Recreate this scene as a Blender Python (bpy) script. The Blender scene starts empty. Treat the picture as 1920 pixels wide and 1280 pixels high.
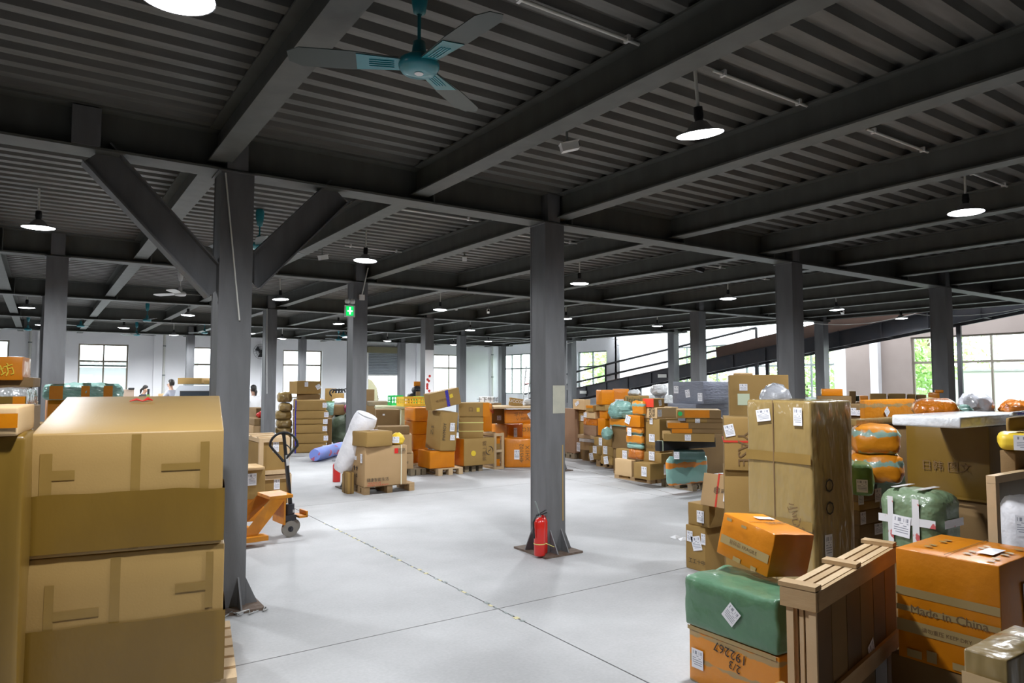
import bpy, bmesh, math, random
from mathutils import Vector, Matrix, noise
random.seed(7)
C = bpy.context.scene.collection
S = bpy.context.scene
# ------------------------------------------------------------ camera, world, exposure
FPX, CX, CY, EYE = 1300.0, 960.0, 640.0, 1.75
PITCH = math.atan(77 / FPX); YAW = math.atan(885 / FPX)
cd = bpy.data.cameras.new('camera'); cam = bpy.data.objects.new('camera', cd); C.objects.link(cam)
cd.sensor_width = 36; cd.lens = 36 * FPX / 1920; cd.clip_start = 0.05; cd.clip_end = 400
cam.location = (0, 0, EYE); cam.rotation_euler = (math.pi / 2 + PITCH, 0, -YAW)
S.camera = cam
S.view_settings.view_transform = 'Standard'; S.view_settings.look = 'None'
S.view_settings.gamma = 1; S.view_settings.use_curve_mapping = False
S.view_settings.exposure = 1.15
w = bpy.data.worlds.new('sky'); S.world = w; w.use_nodes = True
wn = w.node_tree.nodes; wl = w.node_tree.links
bg = wn['Background']; bg.inputs[0].default_value = (0.86, 0.93, 1.0, 1); bg.inputs[1].default_value = 4.0
S.cycles.max_bounces = 7; S.cycles.diffuse_bounces = 4; S.cycles.glossy_bounces = 3
S.cycles.transparent_max_bounces = 10; S.cycles.caustics_reflective = False; S.cycles.caustics_refractive = False
LAMP_W = 245.0
_r = Vector((math.cos(YAW), -math.sin(YAW), 0)); _f0 = Vector((math.sin(YAW), math.cos(YAW), 0)); _z = Vector((0, 0, 1))
_f = _f0 * math.cos(PITCH) + _z * math.sin(PITCH); _u = _z * math.cos(PITCH) - _f0 * math.sin(PITCH)
_O = Vector((0, 0, EYE))
# measuring helpers: a sight line of the photograph met with a known plane or distance gives a place in the world
def ray(px, py): return _f + _r * ((px - CX) / FPX) - _u * ((py - CY) / FPX)
def atz(px, py, z): r = ray(px, py); return _O + r * ((z - EYE) / r.z)
def atd(px, py, d): return _O + ray(px, py) * d
def atY(px, py, Y): r = ray(px, py); return _O + r * (Y / r.y)
def atX(px, py, X): r = ray(px, py); return _O + r * (X / r.x)

# ------------------------------------------------------------ materials
M = {}
def mat(name, col, rough=0.6, metal=0.0, col2=None, nscale=6, nmix=0.5, bump=0.0, bscale=40, coat=0.0, coatr=0.1,
        stretch=(1, 1, 1), emit=None, es=0, alpha=1, spec=0.5, bdist=0.01, contrast=(0.35, 0.65)):
    m = bpy.data.materials.new(name); m.use_nodes = True; nt = m.node_tree; N = nt.nodes; L = nt.links
    b = N['Principled BSDF']; b.inputs['Base Color'].default_value = (*col, 1)
    b.inputs['Roughness'].default_value = rough; b.inputs['Metallic'].default_value = metal
    b.inputs['Specular IOR Level'].default_value = spec
    b.inputs['Coat Weight'].default_value = coat; b.inputs['Coat Roughness'].default_value = coatr
    b.inputs['Alpha'].default_value = alpha
    if emit: b.inputs['Emission Color'].default_value = (*emit, 1); b.inputs['Emission Strength'].default_value = es
    if col2 or bump:
        tc = N.new('ShaderNodeTexCoord'); mp = N.new('ShaderNodeMapping'); mp.inputs['Scale'].default_value = stretch
        L.new(tc.outputs['Object'], mp.inputs[0])
    if col2:
        n = N.new('ShaderNodeTexNoise'); n.inputs['Scale'].default_value = nscale; n.inputs['Detail'].default_value = 5
        L.new(mp.outputs[0], n.inputs[0]); r = N.new('ShaderNodeValToRGB'); L.new(n.outputs[0], r.inputs[0])
        r.color_ramp.elements[0].position = contrast[0]; r.color_ramp.elements[1].position = contrast[1]
        r.color_ramp.elements[0].color = (*col, 1); r.color_ramp.elements[1].color = (*[c * (1 - nmix) + d * nmix for c, d in zip(col, col2)], 1)
        L.new(r.outputs[0], b.inputs['Base Color'])
    if bump:
        n2 = N.new('ShaderNodeTexNoise'); n2.inputs['Scale'].default_value = bscale; n2.inputs['Detail'].default_value = 3
        L.new(mp.outputs[0], n2.inputs[0]); bp = N.new('ShaderNodeBump'); bp.inputs['Strength'].default_value = bump
        bp.inputs['Distance'].default_value = bdist; L.new(n2.outputs[0], bp.inputs['Height']); L.new(bp.outputs[0], b.inputs['Normal'])
        L.new(bp.outputs[0], b.inputs['Coat Normal'])
    M[name] = m; return m
K = (0.32, 0.195, 0.055); K2 = (0.26, 0.15, 0.038)
mat('kraft_big', (0.37, 0.235, 0.078), 0.5, col2=(0.33, 0.20, 0.062), nscale=2, bump=0.06, bscale=90)
mat('tan_dark', (0.10, 0.055, 0.02), 0.5, col2=(0.14, 0.08, 0.035), nscale=5)
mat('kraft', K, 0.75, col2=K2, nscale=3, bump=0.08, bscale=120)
mat('kraft_light', (0.60, 0.41, 0.21), 0.75, col2=(0.52, 0.34, 0.16), nscale=3, bump=0.06, bscale=120)
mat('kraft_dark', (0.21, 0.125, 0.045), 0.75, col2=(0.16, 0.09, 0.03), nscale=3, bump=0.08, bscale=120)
mat('kraft_pink', (0.42, 0.27, 0.13), 0.75, col2=(0.37, 0.235, 0.105), nscale=3, bump=0.05, bscale=100)
mat('kraft_film', (0.28, 0.19, 0.065), 0.35, col2=(0.36, 0.26, 0.11), nscale=2, nmix=0.6, bump=0.7, bscale=6, coat=1.0, coatr=0.12, stretch=(1, 1, 0.4), bdist=0.05)
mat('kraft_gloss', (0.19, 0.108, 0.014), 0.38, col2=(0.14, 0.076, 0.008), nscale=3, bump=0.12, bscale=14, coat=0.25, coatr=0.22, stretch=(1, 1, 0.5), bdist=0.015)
mat('orange', (0.66, 0.215, 0.002), 0.4, col2=(0.50, 0.145, 0.001), nscale=4, bump=0.4, bscale=22, coat=0.4, coatr=0.12, bdist=0.012)
mat('orange_flat', (0.62, 0.205, 0.002), 0.45, col2=(0.50, 0.15, 0.001), nscale=5, bump=0.15, bscale=24, coat=0.2, coatr=0.1, spec=0.3, bdist=0.01)
mat('orange_wrinkled', (0.55, 0.165, 0.006), 0.35, col2=(0.36, 0.09, 0.004), nscale=7, bump=0.8, bscale=14, coat=0.9, coatr=0.08, bdist=0.03)
mat('teal_wrap', (0.23, 0.42, 0.37), 0.42, col2=(0.12, 0.25, 0.21), nscale=8, bump=0.8, bscale=10, coat=0.5, coatr=0.15, stretch=(1, 1, 2.2), bdist=0.03)
mat('teal_dark', (0.035, 0.085, 0.075), 0.4, col2=(0.02, 0.05, 0.045), nscale=8, bump=0.5, bscale=10, coat=0.5)
mat('green_weave', (0.085, 0.20, 0.105), 0.45, col2=(0.06, 0.15, 0.08), nscale=9, bump=0.5, bscale=12, coat=0.7, coatr=0.12, bdist=0.02)
mat('green_bag', (0.16, 0.31, 0.07), 0.45, col2=(0.09, 0.2, 0.04), nscale=5, bump=0.6, bscale=9, coat=0.6, bdist=0.03)
mat('sage_bag', (0.15, 0.22, 0.12), 0.5, col2=(0.09, 0.14, 0.07), nscale=4, bump=0.9, bscale=7, coat=0.6, coatr=0.15, bdist=0.04)
mat('tarp_green', (0.045, 0.065, 0.035), 0.6, col2=(0.03, 0.04, 0.02), nscale=4, bump=0.6, bscale=6, bdist=0.03)
mat('grey_film', (0.20, 0.215, 0.27), 0.4, col2=(0.15, 0.16, 0.2), nscale=3, bump=0.4, bscale=10, coat=0.9, coatr=0.1, stretch=(1, 1, 3), bdist=0.02)
mat('clear_film', (0.55, 0.56, 0.56), 0.25, col2=(0.35, 0.36, 0.36), nscale=7, bump=1.0, bscale=9, coat=1.0, coatr=0.05, bdist=0.04)
mat('white_foam', (0.72, 0.74, 0.76), 0.35, col2=(0.55, 0.58, 0.62), nscale=6, bump=0.7, bscale=12, coat=0.8, coatr=0.1, bdist=0.02)
mat('white_bag', (0.78, 0.77, 0.80), 0.5, col2=(0.62, 0.62, 0.66), nscale=6, bump=0.6, bscale=9, bdist=0.03)
mat('grey_bag', (0.40, 0.41, 0.44), 0.4, col2=(0.3, 0.31, 0.34), nscale=6, bump=0.9, bscale=7, coat=0.6, bdist=0.04)
mat('yellow', (0.85, 0.60, 0.06), 0.5)
mat('yellow_bag', (0.80, 0.55, 0.04), 0.45, bump=0.4, bscale=9)
mat('green_plastic', (0.02, 0.50, 0.12), 0.35); mat('red_plastic', (0.62, 0.02, 0.015), 0.4)
mat('red_box', (0.72, 0.05, 0.02), 0.5); mat('magenta_bag', (0.25, 0.01, 0.07), 0.45, bump=0.6, bscale=8)
mat('blue_cloth', (0.22, 0.30, 0.75), 0.6, col2=(0.55, 0.1, 0.15), nscale=4.5, nmix=0.9, contrast=(0.58, 0.6))
mat('wood', (0.46, 0.31, 0.16), 0.75, col2=(0.34, 0.21, 0.09), nscale=4, bump=0.15, bscale=30, stretch=(1, 1, 6))
mat('wood_pale', (0.58, 0.42, 0.25), 0.75, col2=(0.48, 0.33, 0.17), nscale=4, bump=0.1, bscale=30, stretch=(4, 1, 1))
mat('wood_grey', (0.24, 0.19, 0.12), 0.85, col2=(0.15, 0.11, 0.07), nscale=5, bump=0.2, bscale=30, stretch=(1, 4, 1))
mat('plywood', (0.26, 0.15, 0.085), 0.7, col2=(0.19, 0.10, 0.055), nscale=2.5)
mat('steel', (0.115, 0.12, 0.11), 0.55, col2=(0.072, 0.075, 0.068), nscale=3.5, bump=0.05, bscale=60, spec=0.4, stretch=(2, 2, 0.5))
mat('steel_col', (0.145, 0.148, 0.155), 0.5, col2=(0.09, 0.092, 0.092), nscale=4, bump=0.08, bscale=50, stretch=(2.5, 2.5, 0.5))
mat('deck', (0.155, 0.152, 0.14), 0.5, metal=0.15, col2=(0.082, 0.079, 0.07), nscale=5, stretch=(0.5, 4, 1), spec=0.5)
mat('rust', (0.10, 0.06, 0.04), 0.8, col2=(0.2, 0.17, 0.14), nscale=20)
mat('dark_steel', (0.035, 0.037, 0.045), 0.5, metal=0.3, col2=(0.06, 0.05, 0.05), nscale=4)
mat('ramp_brown', (0.12, 0.065, 0.045), 0.7, col2=(0.07, 0.045, 0.035), nscale=2.5)
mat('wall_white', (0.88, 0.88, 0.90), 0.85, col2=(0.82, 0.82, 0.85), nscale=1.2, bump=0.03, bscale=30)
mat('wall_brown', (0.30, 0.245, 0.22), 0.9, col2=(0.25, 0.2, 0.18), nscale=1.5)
mat('frame', (0.20, 0.17, 0.13), 0.5); mat('frame_grey', (0.22, 0.25, 0.24), 0.45)
mat('shutter', (0.30, 0.33, 0.36), 0.45, metal=0.2); mat('olive', (0.20, 0.18, 0.10), 0.6)
mat('white_paint', (0.75, 0.75, 0.73), 0.5); mat('pipe_white', (0.62, 0.62, 0.58), 0.5)
mat('black', (0.012, 0.012, 0.014), 0.45); mat('rubber', (0.03, 0.03, 0.03), 0.8)
mat('teal_metal', (0.015, 0.22, 0.27), 0.35, coat=0.4); mat('blade', (0.03, 0.045, 0.04), 0.4)
mat('lamp_shade', (0.30, 0.30, 0.32), 0.4); mat('lamp_glow', (1, 1, 1), 0.5, emit=(0.88, 0.93, 1.0), es=9)
mat('jack_orange', (0.66, 0.245, 0.008), 0.45, col2=(0.42, 0.14, 0.008), nscale=9)
mat('wheel_grey', (0.25, 0.23, 0.20), 0.6); mat('chrome', (0.5, 0.5, 0.5), 0.25, metal=1)
mat('fire_red', (0.60, 0.015, 0.01), 0.3, coat=0.5); mat('ink', (0.035, 0.025, 0.02), 0.7); mat('ink_red', (0.5, 0.03, 0.02), 0.6)
mat('ink_brown', (0.16, 0.09, 0.035), 0.8); mat('ink_yellow', (0.7, 0.5, 0.03), 0.6)
mat('tape_brown', (0.27, 0.165, 0.04), 0.4, col2=(0.22, 0.13, 0.03), nscale=9, coat=0.3, coatr=0.2)
mat('tape_kraft', (0.36, 0.25, 0.10), 0.45, coat=0.2); mat('tape_white', (0.68, 0.68, 0.70), 0.35, col2=(0.5, 0.04, 0.04), nscale=9, nmix=0.9, contrast=(0.6, 0.63), coat=0.4)
mat('strap_blue', (0.03, 0.02, 0.30), 0.5, col2=(0.4, 0.4, 0.7), nscale=40, contrast=(0.6, 0.65)); mat('strap_red', (0.55, 0.04, 0.02), 0.5)
mat('strap_pale', (0.70, 0.66, 0.50), 0.5); mat('strap_yellow', (0.65, 0.6, 0.2), 0.5)
mat('hazard_yellow', (0.55, 0.50, 0.28), 0.6); mat('paper', (0.80, 0.80, 0.82), 0.6); mat('paper_green', (0.55, 0.62, 0.45), 0.6)
mat('skin', (0.55, 0.33, 0.23), 0.5); mat('hair', (0.015, 0.012, 0.01), 0.5); mat('shirt_white', (0.8, 0.8, 0.82), 0.8)
mat('shirt_black', (0.02, 0.018, 0.022), 0.8); mat('shirt_grey', (0.45, 0.46, 0.52), 0.8); mat('trousers', (0.03, 0.045, 0.05), 0.8)
mat('van_white', (0.60, 0.63, 0.68), 0.3, coat=0.6); mat('dark_glass', (0.04, 0.05, 0.06), 0.08, spec=0.8)
mat('leaf', (0.30, 0.52, 0.12), 0.6, col2=(0.5, 0.68, 0.3), nscale=1.5); mat('bark', (0.12, 0.08, 0.05), 0.9)
mat('yard', (0.45, 0.46, 0.45), 0.9, col2=(0.35, 0.36, 0.35)); mat('house_wall', (0.60, 0.60, 0.60), 0.9); mat('sheet_roof', (0.35, 0.38, 0.37), 0.6)
mat('pale_slab', (0.62, 0.62, 0.42), 0.6); mat('tan_wood', (0.32, 0.24, 0.18), 0.7)
mat('notice', (0.42, 0.41, 0.33), 0.8, col2=(0.33, 0.33, 0.28), nscale=14)
mat('exit_green', (0, 0.5, 0.1), 0.5, emit=(0.0, 0.55, 0.09), es=0.7); mat('exit_mark', (1, 1, 1), 0.5, emit=(0.5, 1, 0.6), es=0.9)
# concrete
def concrete():
    m = bpy.data.materials.new('concrete'); m.use_nodes = True; N = m.node_tree.nodes; L = m.node_tree.links; b = N['Principled BSDF']
    tc = N.new('ShaderNodeTexCoord')
    a = N.new('ShaderNodeTexNoise'); a.inputs['Scale'].default_value = 0.55; a.inputs['Detail'].default_value = 7; a.inputs['Roughness'].default_value = 0.6
    c = N.new('ShaderNodeTexNoise'); c.inputs['Scale'].default_value = 45; c.inputs['Detail'].default_value = 4
    L.new(tc.outputs['Object'], a.inputs[0]); L.new(tc.outputs['Object'], c.inputs[0])
    r = N.new('ShaderNodeValToRGB'); L.new(a.outputs[0], r.inputs[0])
    r.color_ramp.elements[0].position = 0.3; r.color_ramp.elements[0].color = (0.36, 0.36, 0.362, 1)
    r.color_ramp.elements[1].position = 0.65; r.color_ramp.elements[1].color = (0.52, 0.52, 0.525, 1)
    mx = N.new('ShaderNodeMixRGB'); mx.blend_type = 'MULTIPLY'; mx.inputs[0].default_value = 0.22
    L.new(r.outputs[0], mx.inputs[1]); L.new(c.outputs[0], mx.inputs[2]); L.new(mx.outputs[0], b.inputs['Base Color'])
    b.inputs['Roughness'].default_value = 0.62; b.inputs['Specular IOR Level'].default_value = 0.35
    bp = N.new('ShaderNodeBump'); bp.inputs['Strength'].default_value = 0.12; bp.inputs['Distance'].default_value = 0.004
    L.new(c.outputs[0], bp.inputs['Height']); L.new(bp.outputs[0], b.inputs['Normal']); M['concrete'] = m
concrete()
# orange printed tape over kraft: bands with kraft gaps
def banded(name, base, gap, period, width, noise_s=9):
    m = bpy.data.materials.new(name); m.use_nodes = True; N = m.node_tree.nodes; L = m.node_tree.links; b = N['Principled BSDF']
    tc = N.new('ShaderNodeTexCoord'); sp = N.new('ShaderNodeSeparateXYZ'); L.new(tc.outputs['Object'], sp.inputs[0])
    md = N.new('ShaderNodeMath'); md.operation = 'PINGPONG'; md.inputs[1].default_value = period; L.new(sp.outputs[2], md.inputs[0])
    n = N.new('ShaderNodeTexNoise'); n.inputs['Scale'].default_value = noise_s; L.new(tc.outputs['Object'], n.inputs[0])
    ad = N.new('ShaderNodeMath'); ad.operation = 'MULTIPLY_ADD'; ad.inputs[1].default_value = period * 0.9; ad.inputs[2].default_value = -period * 0.45
    L.new(n.outputs[0], ad.inputs[0]); sm = N.new('ShaderNodeMath'); L.new(md.outputs[0], sm.inputs[0]); L.new(ad.outputs[0], sm.inputs[1])
    r = N.new('ShaderNodeValToRGB'); L.new(sm.outputs[0], r.inputs[0]); r.color_ramp.elements[0].position = 0; 
    r.color_ramp.elements[0].color = (*gap, 1); r.color_ramp.elements[1].color = (*base, 1)
    r.color_ramp.elements[0].position = width; r.color_ramp.elements[1].position = width + 0.004
    L.new(r.outputs[0], b.inputs['Base Color']); b.inputs['Roughness'].default_value = 0.42; b.inputs['Coat Weight'].default_value = 0.5
    b.inputs['Coat Roughness'].default_value = 0.12
    n2 = N.new('ShaderNodeTexNoise'); n2.inputs['Scale'].default_value = 20; L.new(tc.outputs['Object'], n2.inputs[0])
    bp = N.new('ShaderNodeBump'); bp.inputs['Strength'].default_value = 0.35; bp.inputs['Distance'].default_value = 0.012
    L.new(n2.outputs[0], bp.inputs['Height']); L.new(bp.outputs[0], b.inputs['Normal']); L.new(bp.outputs[0], b.inputs['Coat Normal']); M[name] = m
banded('orange_band', (0.66, 0.235, 0.009), (0.38, 0.25, 0.10), 0.07, 0.012)
banded('orange_teal', (0.66, 0.235, 0.009), (0.22, 0.36, 0.30), 0.09, 0.022, 14)
banded('teal_orange', (0.20, 0.38, 0.33), (0.66, 0.21, 0.01), 0.16, 0.030, 5)
# shipping label print (barcode and small lines)
def label_mat():
    m = bpy.data.materials.new('label'); m.use_nodes = True; N = m.node_tree.nodes; L = m.node_tree.links; b = N['Principled BSDF']
    tc = N.new('ShaderNodeTexCoord'); sp = N.new('ShaderNodeSeparateXYZ'); L.new(tc.outputs['Generated'], sp.inputs[0])
    def nz(sx, sy):
        mp = N.new('ShaderNodeMapping'); mp.inputs['Scale'].default_value = (sx, sy, 0.01); L.new(tc.outputs['Generated'], mp.inputs[0])
        n = N.new('ShaderNodeTexWhiteNoise'); n.noise_dimensions = '2D'
        f = N.new('ShaderNodeVectorMath'); f.operation = 'FLOOR'; L.new(mp.outputs[0], f.inputs[0]); L.new(f.outputs[0], n.inputs[0])
        g = N.new('ShaderNodeMath'); g.operation = 'GREATER_THAN'; L.new(n.outputs[0], g.inputs[0]); return g
    bar = nz(34, 1); bar.inputs[1].default_value = 0.5; txt = nz(5, 9); txt.inputs[1].default_value = 0.35
    def band(sock, lo, hi):
        a = N.new('ShaderNodeMath'); a.operation = 'GREATER_THAN'; a.inputs[1].default_value = lo; L.new(sock, a.inputs[0])
        c = N.new('ShaderNodeMath'); c.operation = 'LESS_THAN'; c.inputs[1].default_value = hi; L.new(sock, c.inputs[0])
        d = N.new('ShaderNodeMath'); d.operation = 'MULTIPLY'; L.new(a.outputs[0], d.inputs[0]); L.new(c.outputs[0], d.inputs[1]); return d
    def mul(a, c): d = N.new('ShaderNodeMath'); d.operation = 'MULTIPLY'; L.new(a.outputs[0], d.inputs[0]); L.new(c.outputs[0], d.inputs[1]); return d
    A = mul(mul(bar, band(sp.outputs[1], 0.72, 0.9)), band(sp.outputs[0], 0.12, 0.88))
    k9 = N.new('ShaderNodeMath'); k9.operation = 'MULTIPLY'; k9.inputs[1].default_value = 9; L.new(sp.outputs[1], k9.inputs[0])
    fr = N.new('ShaderNodeMath'); fr.operation = 'FRACT'; L.new(k9.outputs[0], fr.inputs[0])
    ln = N.new('ShaderNodeMath'); ln.operation = 'GREATER_THAN'; ln.inputs[1].default_value = 0.62; L.new(fr.outputs[0], ln.inputs[0])
    B = mul(mul(mul(txt, ln), band(sp.outputs[1], 0.12, 0.66)), band(sp.outputs[0], 0.1, 0.9))
    ad = N.new('ShaderNodeMath'); ad.operation = 'MAXIMUM'; L.new(A.outputs[0], ad.inputs[0]); L.new(B.outputs[0], ad.inputs[1])
    mx = N.new('ShaderNodeMixRGB'); L.new(ad.outputs[0], mx.inputs[0]); mx.inputs[1].default_value = (0.78, 0.78, 0.82, 1); mx.inputs[2].default_value = (0.28, 0.29, 0.34, 1)
    L.new(mx.outputs[0], b.inputs['Base Color']); b.inputs['Roughness'].default_value = 0.45; M['label'] = m
label_mat()
def glass_mat(name, tint, gloss, trans):
    m = bpy.data.materials.new(name); m.use_nodes = True; N = m.node_tree.nodes; L = m.node_tree.links
    N.remove(N['Principled BSDF']); t = N.new('ShaderNodeBsdfTransparent'); t.inputs[0].default_value = (*tint, 1)
    g = N.new('ShaderNodeBsdfGlossy'); g.inputs['Roughness'].default_value = 0.03; x = N.new('ShaderNodeMixShader'); x.inputs[0].default_value = gloss
    L.new(t.outputs[0], x.inputs[1]); L.new(g.outputs[0], x.inputs[2]); out = x
    if trans:
        d = N.new('ShaderNodeBsdfTranslucent'); d.inputs[0].default_value = (0.8, 0.8, 0.78, 1); y = N.new('ShaderNodeMixShader'); y.inputs[0].default_value = trans
        L.new(x.outputs[0], y.inputs[1]); L.new(d.outputs[0], y.inputs[2]); out = y
    L.new(out.outputs[0], N['Material Output'].inputs[0]); M[name] = m
glass_mat('glass', (0.93, 0.96, 0.94), 0.05, 0); glass_mat('frosted', (0.9, 0.9, 0.88), 0.04, 0.55)

# ------------------------------------------------------------ geometry helpers
class MB:
    def __init__(s): s.v = []; s.f = []; s.sm = []
    def add(s, vs, fs, smooth=False):
        o = len(s.v); s.v += [Vector(v) for v in vs]; s.f += [tuple(i + o for i in f) for f in fs]; s.sm += [smooth] * len(fs); return s
    def box(s, x0, y0, z0, x1, y1, z1, R=None, T=None):
        vs = [Vector(p) for p in ((x0, y0, z0), (x1, y0, z0), (x1, y1, z0), (x0, y1, z0), (x0, y0, z1), (x1, y0, z1), (x1, y1, z1), (x0, y1, z1))]
        if R is not None: vs = [R @ v for v in vs]
        if T is not None: vs = [v + Vector(T) for v in vs]
        return s.add(vs, [(0, 3, 2, 1), (4, 5, 6, 7), (0, 1, 5, 4), (1, 2, 6, 5), (2, 3, 7, 6), (3, 0, 4, 7)])
    def beam(s, p0, p1, wd, ht, up=(0, 0, 1)):
        p0 = Vector(p0); p1 = Vector(p1); d = (p1 - p0).normalized(); u = Vector(up); sd = d.cross(u).normalized(); u = sd.cross(d)
        vs = [p + sd * a * wd / 2 + u * b * ht / 2 for p in (p0, p1) for a, b in ((-1, -1), (1, -1), (1, 1), (-1, 1))]
        return s.add(vs, [(0, 1, 2, 3), (7, 6, 5, 4), (0, 4, 5, 1), (1, 5, 6, 2), (2, 6, 7, 3), (3, 7, 4, 0)])
    def cyl(s, p0, p1, r0, r1=None, n=12, caps=True):
        r1 = r0 if r1 is None else r1; p0 = Vector(p0); p1 = Vector(p1); d = (p1 - p0).normalized()
        a = d.orthogonal().normalized(); b = d.cross(a); vs = []
        for p, r in ((p0, r0), (p1, r1)):
            for i in range(n): t = 2 * math.pi * i / n; vs.append(p + a * r * math.cos(t) + b * r * math.sin(t))
        s.add(vs, [(i, (i + 1) % n, n + (i + 1) % n, n + i) for i in range(n)], True)
        if caps: s.add(vs[:n][::-1], [tuple(range(n))]); s.add(vs[n:], [tuple(range(n))])
        return s
    def tube(s, pts, r, n=6):
        pts = [Vector(p) for p in pts]; vs = []; ref = None
        for i, p in enumerate(pts):
            d = (pts[min(i + 1, len(pts) - 1)] - pts[max(i - 1, 0)]).normalized()
            a = d.orthogonal().normalized() if ref is None else (ref - d * ref.dot(d)).normalized(); ref = a; b = d.cross(a)
            rr = r[i] if isinstance(r, (list, tuple)) else r
            for k in range(n): t = 2 * math.pi * k / n; vs.append(p + (a * math.cos(t) + b * math.sin(t)) * rr)
        fs = [(i * n + k, i * n + (k + 1) % n, (i + 1) * n + (k + 1) % n, (i + 1) * n + k) for i in range(len(pts) - 1) for k in range(n)]
        s.add(vs, fs, True); m = len(pts) - 1
        s.add(vs[:n][::-1], [tuple(range(n))]); s.add(vs[m * n:], [tuple(range(n))]); return s
    def lathe(s, prof, c=(0, 0, 0), n=20):
        c = Vector(c); vs = []
        for r, z in prof:
            for k in range(n): t = 2 * math.pi * k / n; vs.append(c + Vector((r * math.cos(t), r * math.sin(t), z)))
        return s.add(vs, [(i * n + k, i * n + (k + 1) % n, (i + 1) * n + (k + 1) % n, (i + 1) * n + k) for i in range(len(prof) - 1) for k in range(n)], True)
    def mesh(s, name):
        me = bpy.data.meshes.new(name); me.from_pydata([tuple(v) for v in s.v], [], s.f)
        me.polygons.foreach_set('use_smooth', s.sm); me.update(); return me
def link(name, me, m=None, parent=None, loc=None, rot=None):
    if isinstance(me, MB): me = me.mesh(name)
    if m and not me.materials: me.materials.append(M[m])
    o = bpy.data.objects.new(name, me); C.objects.link(o)
    if parent: o.parent = parent
    if loc is not None: o.location = loc
    if rot is not None: o.rotation_euler = rot
    return o
def tag(o, label, cat, group=None, kind=None):
    if label: o['label'] = label
    if cat: o['category'] = cat
    if group: o['group'] = group
    if kind: o['kind'] = kind
    return o
def thing(name, label, cat, loc=(0, 0, 0), rot=(0, 0, 0), group=None):
    o = bpy.data.objects.new(name, None); C.objects.link(o); o.location = loc; o.rotation_euler = rot
    o.empty_display_size = 0.1; return tag(o, label, cat, group)
def copytree(o, parent=None):
    c = o.copy(); C.objects.link(c)
    if parent: c.parent = parent
    for ch in [x for x in o.children]: copytree(ch, c)
    return c
def text_mesh(s, size):
    cu = bpy.data.curves.new('t', 'FONT'); cu.body = s; cu.size = size; cu.align_x = 'CENTER'; cu.align_y = 'CENTER'; cu.resolution_u = 2
    o = bpy.data.objects.new('t', cu); C.objects.link(o); dg = bpy.context.evaluated_depsgraph_get(); dg.update()
    me = bpy.data.meshes.new_from_object(o.evaluated_get(dg)); bpy.data.objects.remove(o); bpy.data.curves.remove(cu); return me
def struct(name, mb, m, parent=None):
    o = link(name, mb, m, parent); 
    if not parent: o['kind'] = 'structure'
    return o
def sempty(name):
    o = bpy.data.objects.new(name, None); C.objects.link(o); o['kind'] = 'structure'; return o

# ------------------------------------------------------------ structure
H0, HB, HD = 3.43, 3.50, 3.76        # girder soffit, beam soffit, deck underside
ROWS = [0.65, 5.87, 11.1, 16.3, 21.6, 26.9]
XMAX = 18.15; XMIN = -7.9; YB = 29.0; XR = 19.0; XR2 = 21.6; YF = -4.5; HT = 6.2
# floor: slabs with open joints over a dark base
fl = link('floor', MB().box(XMIN, YF, -0.3, XR2, YB, -0.03), 'rust'); fl['kind'] = 'structure'
xs = [XMIN, -2.0, 3.0, 8.0, 13.0, XR2]; ys = [YF, 0.5, 4.6, 9.9, 15.2, 20.5, YB]
for i in range(5):
    for j in range(6):
        g = 0.006
        link('slab', MB().box(xs[i] + g, ys[j] + g, -0.05, xs[i + 1] - g, ys[j + 1] - g, 0), 'concrete', fl)
mb = MB()
for (a, b) in (((9.45, 12.2), (8.3, 7.7)),):
    mb.box(0, -0.006, 0.0004, (Vector(b) - Vector(a)).length, 0.006, 0.0012, Matrix.Rotation(math.atan2(b[1] - a[1], b[0] - a[0]), 3, 'Z'), (a[0], a[1], 0))
link('crack', mb, 'rust', fl)
# ceiling
ce = sempty('ceiling')
def deck_mesh(L, W, pitch=0.2, dep=0.055):
    n = int(round(W / pitch)); p = W / n; prof = []
    for i in range(n): y = i * p; prof += [(y, 0), (y + p * 0.42, 0), (y + p * 0.52, dep), (y + p * 0.90, dep)]
    prof.append((W, 0)); vs = []; 
    for y, z in prof: vs += [(0, y, z), (L, y, z)]
    return MB().add(vs, [(2 * i, 2 * i + 2, 2 * i + 3, 2 * i + 1) for i in range(len(prof) - 1)]).mesh('deck_panel')
BX = [-7.4, -5.7, -4.0, -2.3, -0.58, 1.13, 2.9, 4.58, 6.35, 8.13, 9.93, 11.75, 13.55, 15.35, 17.1, XMAX]
def ibeam(L, wd, ht, tf=0.014, tw=0.012, axis='x'):
    b = MB()
    if axis == 'x': b.box(0, -wd / 2, 0, L, wd / 2, tf); b.box(0, -wd / 2, ht - tf, L, wd / 2, ht); b.box(0, -tw / 2, tf, L, tw / 2, ht - tf)
    else: b.box(-wd / 2, 0, 0, wd / 2, L, tf); b.box(-wd / 2, 0, ht - tf, wd / 2, L, ht); b.box(-tw / 2, 0, tf, tw / 2, L, ht - tf)
    return b
cache = {}
Yr = [YF] + ROWS + [YB]
for j in range(len(Yr) - 1):
    y0, y1 = Yr[j], Yr[j + 1]
    for i in range(len(BX) - 1):
        k = ('d', round(BX[i + 1] - BX[i], 2), round(y1 - y0, 2))
        if k not in cache: cache[k] = deck_mesh(BX[i + 1] - BX[i], y1 - y0); cache[k].materials.append(M['deck'])
        link('deck_panel', cache[k], None, ce, (BX[i], y0, HD))
    for i, x in enumerate(BX):
        k = ('b', round(y1 - y0, 2))
        if k not in cache: cache[k] = ibeam(y1 - y0 - 0.02, 0.17, HD - HB, axis='y').mesh('beam'); cache[k].materials.append(M['steel'])
        link('beam', cache[k], None, ce, (x, y0 + 0.01, HB))
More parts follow.
